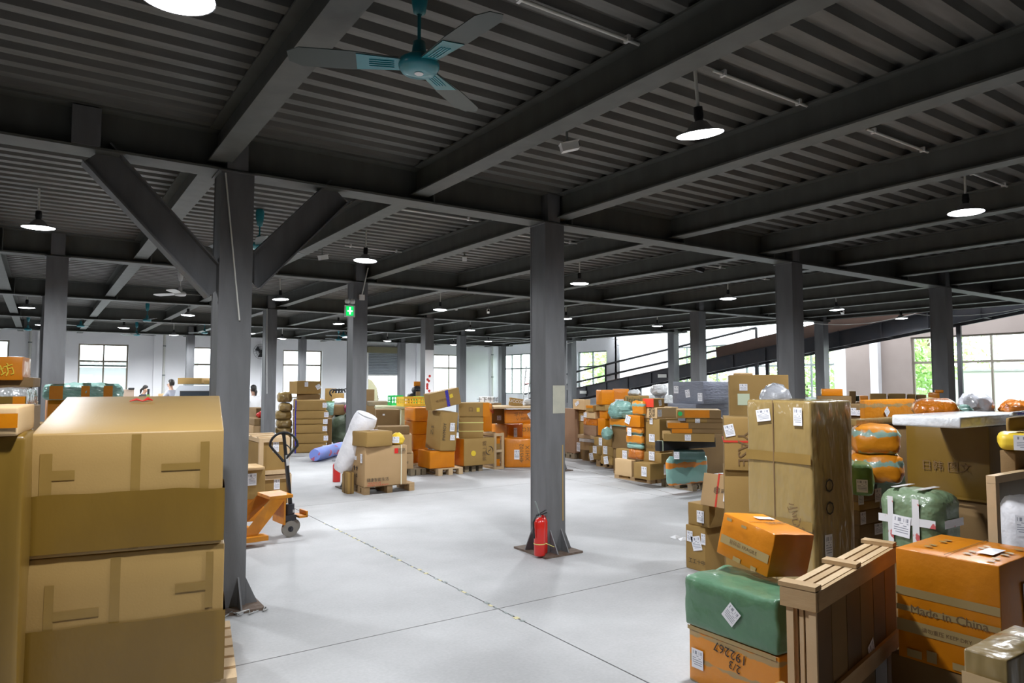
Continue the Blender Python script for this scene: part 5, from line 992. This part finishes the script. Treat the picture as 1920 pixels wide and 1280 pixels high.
f1 = framed('lower wood-framed carton behind the orange pallet jack', 466, 486, 546, 893, 717 + 2275 / 9.3, 9.3, 0.0, l=.8)
framed('upper wood-framed carton behind the pallet jack handle', 450, 486, 543, 822, 893, 9.3, f1['top'] + .018, l=.9)
s = stack(8.7, 717 + 2275 / 8.7, [('orange carton next to the braced column, behind the pallet jack forks', 440, 455, 495, 937, {'m': 'orange_flat'}), ('kraft carton with label on the orange one beside the braced column', 440, 455, 497, 882, {'m': 'kraft', 'lab': [('R', .4, .68, .11, .15)], 'txt': []})], z=0.0, l=.45)
bx('pale foam-topped lid on the kraft carton beside the braced column', 440, 455, 497, 877, 882, d=8.65, z=s[-1]['top'] + .001, l=.4, m='kraft_light', r=.01)
# pallet jack
J = atz(545, 1003, 0.0); t = thing('pallet_jack', 'orange hand pallet jack with black loop handle beside the braced column', 'pallet jack', (J.x, J.y, 0), (0, 0, math.radians(5)))
# local: forks run towards -x+... (left-back); x to right
def whl(c, r, w, m, par, nm='steer_wheel'):
    b = MB().cyl((c[0], c[1] - w / 2, c[2]), (c[0], c[1] + w / 2, c[2]), r, n=22); o = link(nm, b, m, par)
    link('hub', MB().cyl((c[0], c[1] - w / 2 - .004, c[2]), (c[0], c[1] + w / 2 + .004, c[2]), r * .35, n=12), 'dark_steel', o)
whl((-.04, -.07, .09), .09, .05, 'wheel_grey', t); whl((.04, .07, .09), .09, .05, 'wheel_grey', t)
link('axle', MB().cyl((-.04, -.13, .09), (.04, .13, .09), .015, n=8), 'dark_steel', t)
link('pump_body', MB().cyl((-.02, 0, .13), (-.02, 0, .36), .055, n=14).box(-.14, -.08, .18, .03, .08, .24), 'dark_steel', t)
link('piston', MB().cyl((-.09, 0, .2), (-.09, 0, .43), .025, n=10), 'chrome', t)
b = MB(); b.add([(-.12, -.16, .46), (-.30, -.2, .46), (-.62, -.26, .10), (-.48, -.26, .10), (-.12, -.16, .485), (-.30, -.2, .485), (-.64, -.26, .12), (-.46, -.26, .12)], [(0, 1, 2, 3), (7, 6, 5, 4), (0, 4, 5, 1), (1, 5, 6, 2), (2, 6, 7, 3), (3, 7, 4, 0)])
link('front_brace', b, 'jack_orange', t)
b = MB(); b.add([(-.12, .16, .46), (-.30, .2, .46), (-.62, .26, .10), (-.48, .26, .10), (-.12, .16, .485), (-.30, .2, .485), (-.64, .26, .12), (-.46, .26, .12)], [(0, 1, 2, 3), (7, 6, 5, 4), (0, 4, 5, 1), (1, 5, 6, 2), (2, 6, 7, 3), (3, 7, 4, 0)]); link('rear_brace', b, 'jack_orange', t)
link('head_plate', MB().box(-.32, -.2, .46, -.06, .2, .495), 'jack_orange', t); link('back_plate', MB().box(-.15, -.17, .16, -.13, .17, .46), 'jack_orange', t)
for y in (-.26, .26): link('fork', MB().box(-1.5, y - .08, .055, -.38, y + .08, .105), 'jack_orange', t); whl((-1.35, y, .04), .04, .06, 'wheel_grey', t, 'load_roller')
link('foot_guard', MB().box(.06, -.1, .20, .16, .1, .225).box(.14, -.1, .20, .16, .1, .27), 'jack_orange', t)
H_ = Vector((-.10, 0, 1.16)); b = MB().beam((0, 0, .26), (-.075, 0, .93), .05, .03, up=(1, 0, 0)); link('drawbar', b, 'black', t)
pts = []
ax = Vector((.83, -.56, 0)).normalized()
for k in range(21):
    a = -math.pi / 2 + 2 * math.pi * k / 20; rr = .155; px_ = rr * math.cos(a); pz = rr * .95 * math.sin(a)
    if pz < 0: px_ *= (1 + pz / (rr * .95) * .85) if pz < -.01 else 1
    pts.append(Vector((-.10, 0, 1.03 + pz * (1.0 if pz > 0 else 1.25))) + ax * px_)
link('handle_loop', MB().tube(pts, .015, 8), 'black', t); link('handle_stem', MB().cyl((-.075, 0, .92), (-.105, 0, 1.165), .02, n=8), 'black', t)
link('release_lever', MB().tube([(-.1, 0, 1.06), (-.06, -.03, 1.02), (-.04, -.05, .99)], .007, 6), 'black', t); link('decal', MB().beam((-.058, -.028, .80), (-.072, -.028, .92), .035, .002, up=(0, 1, 0)), 'paper', t)
link('bellcrank', MB().box(-.03, -.03, .24, .03, .03, .30).cyl((0, -.05, .28), (0, .05, .28), .02, n=10), 'chrome', t)
# ============ left foreground ============
bs = pallet('pale pallet under the tall carton stack in the left foreground', 42, 42, 444, 1345, th=-10, d=3.42, l=1.0, m='wood_pale')
c = bx('lower big kraft carton with film-wrapped half, left foreground', 32, 38, 418, 1052, 1345, d=3.4, z=.132, th=-10, l=.95, m='kraft_big', tape=[('R', .41, .02, .46, .97, 'tape_brown'), ('R', .1, .3, .145, .82, 'tape_brown'), ('R', .14, .58, .36, .64, 'tape_brown'), ('R', .90, .55, .94, .95, 'tape_brown'), ('R', .74, .68, .90, .74, 'tape_brown')], bulge=.0008, nz=.0012, r=.008)
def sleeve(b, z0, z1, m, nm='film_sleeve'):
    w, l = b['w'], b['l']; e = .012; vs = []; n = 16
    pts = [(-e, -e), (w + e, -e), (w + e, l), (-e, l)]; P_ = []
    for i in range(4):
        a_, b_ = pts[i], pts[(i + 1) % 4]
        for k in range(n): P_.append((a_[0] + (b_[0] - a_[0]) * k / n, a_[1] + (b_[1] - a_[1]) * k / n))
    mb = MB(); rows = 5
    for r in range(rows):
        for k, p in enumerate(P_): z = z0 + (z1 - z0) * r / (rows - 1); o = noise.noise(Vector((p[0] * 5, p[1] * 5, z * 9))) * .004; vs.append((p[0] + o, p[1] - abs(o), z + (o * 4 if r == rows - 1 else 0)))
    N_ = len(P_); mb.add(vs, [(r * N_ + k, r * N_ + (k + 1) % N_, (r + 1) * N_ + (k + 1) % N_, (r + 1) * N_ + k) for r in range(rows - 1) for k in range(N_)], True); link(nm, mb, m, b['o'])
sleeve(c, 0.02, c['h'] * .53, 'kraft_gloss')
lip = bx('upper big kraft carton with gently rising lid, left foreground', 46, 52, 419, 815, 1046, d=3.42, z=c['top'] + .004, th=-10, l=1.0, m='kraft_big', rise=.17, bulge=.0008, nz=.0012, r=.01,
   tape=[('R', .50, .02, .55, .98, 'tape_brown'), ('R', .05, .1, .11, .84, 'tape_brown'), ('R', .1, .62, .22, .70, 'tape_brown'), ('R', .87, .1, .92, .9, 'tape_brown'), ('R', .66, .66, .87, .72, 'tape_brown')])
lip['o'].location.y += .02
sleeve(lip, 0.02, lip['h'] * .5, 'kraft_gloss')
P = atd(243, 752, 4.33); o = link('ribbon', MB().tube([(0, 0, .0), (.04, .01, .012), (.07, -.01, .0), (.10, .0, .015), (.13, .01, .004)], [.003, .008, .004, .010, .003], 6), 'red_plastic', None, P); tag(o, 'scrap of red ribbon on the back edge of the big carton', 'ribbon')
# behind the big carton: orange carton and orange-teal bundle
ob = bx('dark orange carton behind the left stack, left under the taped bundle', 80, 84, 235, 750, 717 + 2275 / 6.6, d=6.6, z=0.0, l=.7, m='orange_flat')
bag('teal bundle banded with orange tape behind the big carton stack', 82, 228, 722, 749, 6.55, .55, 'teal_wrap', z=ob['top'] + .002, r=.03, nz=.03, th=-4, e=.03, n=9, tape=[('R', .07, .05, .24, .95, 'orange_flat'), ('R', .47, .05, .58, .95, 'orange_flat'), ('R', .76, .05, .88, .95, 'orange_flat'), ('T', .07, 0, .24, 1, 'orange_flat'), ('T', .47, 0, .58, 1, 'orange_flat'), ('T', .76, 0, .88, 1, 'orange_flat')])
# far-left pile
g = bx('tall film-wrapped carton column at the left frame edge', -60, -60, 34, 820, 1400, d=3.0, z=0.0, th=-4, l=.6, m='kraft_gloss', r=.02, nz=.01, bulge=.008)
g2 = bx('kraft carton with orange tape band at the left frame edge', -70, -70, 34, 764, 820, d=3.0, z=g['top'] + .002, th=-6, l=.55, m='kraft_light', tape=[('R', 0, .28, .995, .78, 'orange_flat')], r=.01)
g3 = bx('brown film-wrapped bundle with white crinkled cover at the left edge', -70, -70, 50, 727, 764, d=4.4, th=-6, l=.5, m='clear_film', r=.02, nz=.012, tape=[('R', .0, .1, 1, .55, 'kraft_gloss'), ('R', .78, .1, .98, .55, 'orange_flat')])
bx('dark pile behind the left-edge cartons', -70, -70, 50, 764, 1300, d=4.45, z=0, th=-6, l=.5, m='kraft_dark')
bx('orange-brown carton with yellow scribble topping the left-edge pile', -60, -60, 42, 667, 706, d=4.55, th=-6, l=.4, z=g3['top'] + .05, m='orange_flat', txt=[('R', .72, .4, .09, '坊', 20, 'ink_yellow')])
bx('small flat carton under the left-edge top carton', -60, -60, 62, 707, 713, d=4.6, th=-6, l=.4, m='kraft_dark', z=g3['top'] + .002)
bx('white-blue sack glimpsed between the left piles', 36, 38, 58, 800, 860, d=5.2, l=.4, m='white_foam'); bx('green carton glimpsed between the left piles', 36, 38, 56, 842, 717 + 2275 / 5.3, d=5.3, z=0, l=.4, m='green_plastic')
bx('brown carton behind the gap between the left piles', 44, 46, 80, 795, 717 + 2275 / 7.5, d=7.5, z=0, l=.5, m='kraft_dark')
# stuff by the far left workers
bx('dark wooden cabinet behind the taped bundle', 227, 229, 250, 730, 717 + 2275 / 23, d=23, z=0, l=.5, m='tan_wood', name='cabinet', cat='cabinet')
bx('black cap-like case on the wooden cabinet', 240, 241, 252, 727, 730, d=23.1, l=.3, m='black', name='case', cat='case')
P = atz(300, 753, 0); tb = bx('packing table piled with cartons between the two workers', 270, 272, 316, 747, 717 + 2275 / 22, d=22, z=0, l=.5, m='wood', name='packing_table', cat='table', part='table_top')
for i, (a, b_, yt, m, l) in enumerate(((296, 316, 738, 'kraft_light', 'pale carton on the packing table, right'), (288, 297, 738, 'white_paint', 'white tape dispenser box on the packing table'), (272, 287, 744, 'kraft', 'flat kraft carton on the packing table'))):
    bx(l, a, a + 1, b_, yt, 747, d=22.1, z=tb['top'] + .002, l=.3, m=m)
P = atd(278, 744, 22.2); t = thing('spray_can', 'black and green spray can standing on the packing table', 'can', P); link('can_body', MB().cyl((0, 0, 0), (0, 0, .08), .05, n=12), 'green_bag', t); link('can_top', MB().cyl((0, 0, .08), (0, 0, .26), .035, n=12), 'black', t)
dst = bx('table under the desk scale at the far left', 45, 47, 80, 753, 717 + 2275 / 15.2, d=15.2, z=0, l=.5, m='wood_grey', name='side_table', cat='table')
P = atd(59, 752, 15.3); P.z = dst['top'] + .001; t = thing('desk_scale', 'small red desk scale with grey head at the far left', 'scale', P); link('pan', MB().box(-.1, -.1, 0, .1, .1, .02), 'red_plastic', t); link('post', MB().cyl((0, 0, .02), (0, 0, .07), .015), 'red_plastic', t); link('display', MB().box(-.09, -.02, .07, .09, .03, .13), 'frame_grey', t)
bx('crumpled orange-brown bag below the bending worker', 50, 52, 76, 782, 795, d=10.5, l=.3, m='orange_wrinkled', r=.05); bx('pile under the crumpled orange-brown bag', 48, 50, 78, 795, 717 + 2275 / 10.5, d=10.52, z=0, l=.4, m='kraft_dark')
# dark bags by the pipe, right of the shutter
bag('black bag heap right of the roller shutter', 765, 795, 738, 748, 24.5, .5, 'black', r=.12); bag('black sack topping the heap by the shutter', 773, 792, 724, 739, 24.6, .4, 'black', r=.12); bx('brown carton beside the black bags', 778, 780, 792, 734, 745, d=24.2, l=.3, m='kraft_dark')
bx('small orange bottles carton on the black bags', 775, 776, 789, 715, 724, d=24.8, l=.2, m='orange_flat'); bx('bench under the black bags', 762, 765, 797, 748, 717 + 2275 / 24.7, d=24.7, z=0, l=.5, m='kraft_dark', name='bench', cat='bench')
# rolled carts outside the shutter
t = thing('parked_trailer', 'grey round-topped trailer outside the roller shutter', 'trailer', (11.4, 31.2, 0)); b = MB(); pr = [(0, .4), (0, 2.0), (1.4, 2.0), (1.75, 1.85), (2.0, 1.5), (2.1, 1.0), (2.1, .4)]
b.add([(x, y, z) for y in (0, 1.5) for x, z in pr], [tuple(range(7)), tuple(range(13, 6, -1))] + [(i, i + 7, (i + 1) % 7 + 7, (i + 1) % 7) for i in range(7)]); link('trailer_body', b, 'olive', t)
for x in (.5, 1.6): link('wheel', MB().cyl((x, -.05, .3), (x, .1, .3), .3), 'rubber', t)
bx('brown cartons before the shutter, right of the exit-lamp column', 684, 686, 702, 730, 754, d=20.5, l=.5, m='kraft_dark'); bx('load under the cartons before the shutter', 684, 686, 722, 754, 717 + 2275 / 20.5, d=20.5, z=0, l=.6, m='kraft_dark')
P = atd(714, 754, 21); t = thing('wire_rack', 'white wire rack before the roller shutter', 'rack', P); b = MB()
for k in range(5): b.tube([(-.1, 0, .05 + k * .06), (.45, 0, .05 + k * .06)], .008, 5)
for x in (-.1, .17, .45): b.tube([(x, 0, 0), (x, 0, .32)], .008, 5)
link('wires', b, 'pipe_white', t); bx('load under the wire rack', 722, 723, 732, 754.2, 717 + 2275 / 21, d=21, z=0, l=.6, m='kraft_dark')
# ladder by the right wall window
t = thing('ladder', 'white step ladder leaning by the first window of the right wall', 'ladder', (17.9, 25.2, 0)); 
for x in (0, .42): link('ladder_rail', MB().beam((0, x, 0), (.3, x * .8 + .04, 2.5), .03, .06, up=(0, 1, 0)), 'white_paint', t)
for k in range(8): z = .3 + k * .28; link('rung', MB().cyl((.12 * z, .01, z), (.12 * z, .40, z), .014, n=8), 'pipe_white' if k != 5 else 'red_plastic', t)
# stretch film scraps at column A, tape on the floor
P = atz(452, 1152, 0.0); b = MB(); rq = random.Random(5); pts = [Vector((rq.uniform(-.16, .2), rq.uniform(-.05, .05), rq.uniform(.004, .022))) for k in range(26)]; pts.sort(key=lambda v: v.x + rq.uniform(-.05, .05)); b.tube(pts, [rq.uniform(.002, .009) for k in range(26)], 5); o = link('film_scrap', b, 'clear_film', None, P); tag(o, 'crumpled clear film scrap on the floor beside the braced column foot', 'plastic film')
o = thing('floor_tape', 'worn yellow and black hazard tape strip along the floor joint', 'tape', (3.0, 3.9, 0)); b = MB(); b2_ = MB(); y = 0.3
rnd = random.Random(3); y = 0.35
while y < 4.9:
    L_ = rnd.uniform(.025, .06)
    if rnd.random() < (.75 if y < 3.2 else .35): (b if int(y / .07) % 2 else b2_).box(-.025 + rnd.uniform(0, .015), y, .0006, .014 + rnd.uniform(-.012, .008), y + L_, .002)
    y += .07
link('yellow_patch', b, 'hazard_yellow', o)['kind'] = 'stuff'; link('grey_patch', b2_, 'frame_grey', o)['kind'] = 'stuff'
# ============ van ============
t = thing('van', 'white van rear with dark window behind the left stack, cartons on its roof', 'van', atz(372, 717 + 2275 / 21.0, 0)); b = MB()
t.rotation_euler = (0, 0, -YAW)
pr = [(-.78, .35), (-.80, 1.15), (-.72, 1.55), (-.62, 1.66), (.62, 1.66), (.72, 1.55), (.80, 1.15), (.78, .35)]
b.add([(x, y, z) for y in (0, 2.6) for x, z in pr], [tuple(range(8)), tuple(range(15, 7, -1))] + [(i, (i + 8), (i + 1) % 8 + 8, (i + 1) % 8) for i in range(8)]); link('van_body', b, 'van_white', t)
link('rear_window', MB().box(-.56, -.02, .98, .56, -.002, 1.46), 'dark_glass', t); link('window_surround', MB().box(-.60, -.012, .94, .60, -.001, 1.50), 'rubber', t)
for x in (-.6, .6): link('wheel', MB().cyl((x - .08, .5, .3), (x + .08, .5, .3), .3, n=18), 'rubber', t); link('tail_light', MB().box(x * 1.17 - .05, -.02, .65, x * 1.17 + .05, 0, .9), 'red_plastic', t)
link('bumper', MB().box(-.78, -.08, .3, .78, 0, .48), 'frame_grey', t); link('roof_rack', MB().box(-.6, .2, 1.67, .6, 1.8, 1.70), 'frame_grey', t)
rz = 1.702
bx('open kraft carton on the van roof, left one', 331, 333, 378, 708, 721, d=21.5, z=rz, l=.6, m='kraft', th=-34); bx('lower kraft carton on the van roof, right one', 380, 382, 410, 713, 721, d=21.5, z=rz, l=.6, m='kraft', th=-34)
# ============ people ============
def skin(name, J, E, par, m, lvl=1, root=0):
    me = bpy.data.meshes.new(name); me.from_pydata([j[0] for j in J], E, []); me.materials.append(M[m]); o = bpy.data.objects.new(name, me); C.objects.link(o); o.parent = par
    s = o.modifiers.new('skin', 'SKIN'); s.use_smooth_shade = True
    for i, v in enumerate(me.skin_vertices[0].data if me.skin_vertices else []): v.radius = (J[i][1], J[i][2] if len(J[i]) > 2 else J[i][1])
    return o
def ensure_skin(o, J, root, lvl):
    me = o.data
    if not me.skin_vertices:
        bm = bmesh.new(); bm.from_mesh(me); lay = bm.verts.layers.skin.verify(); bm.verts.ensure_lookup_table()
        for i, v in enumerate(bm.verts): r = J[i]; v[lay].radius = (r[1], r[2] if len(r) > 2 else r[1]); v[lay].use_root = (i == root)
        bm.to_mesh(me); bm.free()
    sb = o.modifiers.new('sub', 'SUBSURF'); sb.levels = lvl; sb.render_levels = lvl
def person(label, loc, face_deg, h=1.62, bend=0.0, shirt='shirt_white', arms='front', longhair=True):
    """face_deg: world heading of the figure (0 = +Y); built facing +Y"""
    t = thing('person', label, 'person', loc, (0, 0, math.radians(-face_deg))); k = h / 1.70
    cb, sb_ = math.cos(bend), math.sin(bend)
    def up(x, y, z):   # rotate everything above the hip forward
        hz = .92
        if z <= hz: return (x * k, y * k, z * k)
        dz = z - hz; return (x * k, (y * cb + dz * sb_) * k, (hz + dz * cb - y * sb_) * k)
    hand = {'front': ((.19, .26, 1.02), (.10, .42, 1.08)), 'down': ((.24, .02, 1.14), (.25, .06, .88)), 'low': ((.2, .2, 1.1), (.12, .34, .92))}[arms]
    J = []; E = []
    def a(p, r, r2=None): J.append((up(*p), r * k, (r2 or r) * k)); return len(J) - 1
    pel = a((0, 0, .93), .13, .10); wa = a((0, 0, 1.08), .115, .09); ch = a((0, 0, 1.28), .135, .10); nk0 = a((0, 0, 1.42), .055); nk = a((0, .01, 1.48), .048); E += [(pel, wa), (wa, ch), (ch, nk0), (nk0, nk)]
    hd = a((0, .02, 1.56), .075, .085); hd2 = a((0, .015, 1.64), .072, .085); E += [(nk, hd), (hd, hd2)]
    for s in (-1, 1):
        sh = a((s * .17, 0, 1.38), .05); el = a((s * (hand[0][0]), hand[0][1], hand[0][2]), .036); wr = a((s * hand[1][0], hand[1][1], hand[1][2]), .025); hp = a((s * hand[1][0] * .95, hand[1][1] + .07, hand[1][2] - .01), .03, .018)
        E += [(ch, sh), (sh, el), (el, wr), (wr, hp)]
        for q in range(4): f = a((s * (hand[1][0] * .95 - .025 + q * .017), hand[1][1] + .15 - .01 * abs(q - 1.5), hand[1][2] - .03), .008); E.append((hp, f))
        th_ = a((s * (hand[1][0] * .95 - .05), hand[1][1] + .09, hand[1][2]), .009); E.append((wr, th_))
        hj = a((s * .09, 0, .86), .085); kn = a((s * .10, .01, .48), .055); an = a((s * .10, -.01, .09), .036); to = a((s * .11, .14, .035), .035); E += [(pel, hj), (hj, kn), (kn, an), (an, to)]
    o = skin('figure', J, E, t, 'skin'); ensure_skin(o, J, pel, 1)
    # clothes
    G = []; F = []
    def g(p, r, r2=None): G.append((up(*p), r * k, (r2 or r) * k)); return len(G) - 1
    p0 = g((0, 0, .90), .165, .125); p1 = g((0, 0, 1.08), .15, .12); p2 = g((0, 0, 1.30), .16, .12); p3 = g((0, 0, 1.41), .075); F += [(p0, p1), (p1, p2), (p2, p3)]
    for s in (-1, 1):
        sh = g((s * .18, 0, 1.37), .068); el = Vector((s * hand[0][0], hand[0][1], hand[0][2])); mid = Vector((s * .18, 0, 1.37)).lerp(el, .8); e1 = g(tuple(mid), .062); F += [(p2, sh), (sh, e1)]
    o = skin('shirt', G, F, t, shirt); ensure_skin(o, G, 0, 1)
    G.clear(); F.clear(); p0 = g((0, 0, .96), .145, .11); 
    for s in (-1, 1): hj = g((s * .09, 0, .84), .10); kn = g((s * .10, .01, .48), .075); an = g((s * .10, 0, .12), .055); F += [(p0, hj), (hj, kn), (kn, an)]
    o = skin('trousers', G, F, t, 'trousers'); ensure_skin(o, G, 0, 1)
    b = MB(); c = Vector(up(0, -.012, 1.625)); R_ = Matrix.Rotation(-bend, 3, 'X'); vs = []; 
    prof = [(.0, .115), (.055, .10), (.085, .06), (.092, .01), (.088, -.04), (.07, -.08)]
    for r, z in prof:
        for q in range(16):
            A = 2 * math.pi * q / 16; y = r * math.sin(A); cut = 1.0
            if math.sin(A) > .3 and z < .045: cut = .45
            vs.append(c + R_ @ Vector((r * .92 * math.cos(A) * k, y * cut * k, z * k)))
    b.add(vs, [(i * 16 + q, i * 16 + (q + 1) % 16, (i + 1) * 16 + (q + 1) % 16, (i + 1) * 16 + q) for i in range(5) for q in range(16)], True)
    if longhair: b.tube([Vector(up(0, -.09, 1.60)), Vector(up(0, -.12, 1.52)), Vector(up(0, -.10, 1.40))], [.03 * k, .04 * k, .015 * k], 8)
    link('hair', b, 'hair', t)
    f = MB(); 
    for s in (-1, 1): f.cyl(up(s * .03, .098, 1.60), up(s * .03, .106, 1.60), .009 * k, n=8)
    link('eyes', f, 'black', t); link('nose', MB().tube([up(0, .095, 1.60), up(0, .118, 1.565), up(0, .10, 1.555)], [.008, .013, .006], 6), 'skin', t); link('mouth', MB().tube([up(-.022, .098, 1.53), up(0, .105, 1.528), up(.022, .098, 1.53)], .005, 5), 'ink_red', t)
    for s in (-1, 1): link('ear', MB().tube([up(s * .078, .005, 1.60), up(s * .086, 0, 1.58), up(s * .078, .005, 1.55)], [.012, .014, .008], 6), 'skin', t)
    for s in (-1, 1): link('shoe', MB().add([tuple(v) for v in MB().box(s * .11 * k - .045, -.06, 0, s * .11 * k + .045, .2 * k, .06).v], MB().box(0, 0, 0, 1, 1, 1).f), 'black', t)
    return t
A = atz(476, 717 + 2275 / 19.3, 0); person('woman in a loose white top looking down, right of the braced column', (A.x, A.y, 0), -20, 1.66, .12, 'shirt_white', 'low')
A = atz(258, 717 + 2275 / 23.2, 0); person('person in a black short-sleeved shirt leaning over the packing table', (A.x, A.y, 0), 115, 1.66, .30, 'shirt_black', 'front')
A = atz(321, 717 + 2275 / 21.6, 0); person('person in a grey shirt holding papers beside the van', (A.x, A.y, 0), -50, 1.82, .08, 'shirt_grey', 'front', False)
A = atz(66, 717 + 2275 / 12.0, 0); person('person in a white shirt bending down at the far left', (A.x, A.y, 0), -30, 1.68, 1.25, 'shirt_white', 'low', False)
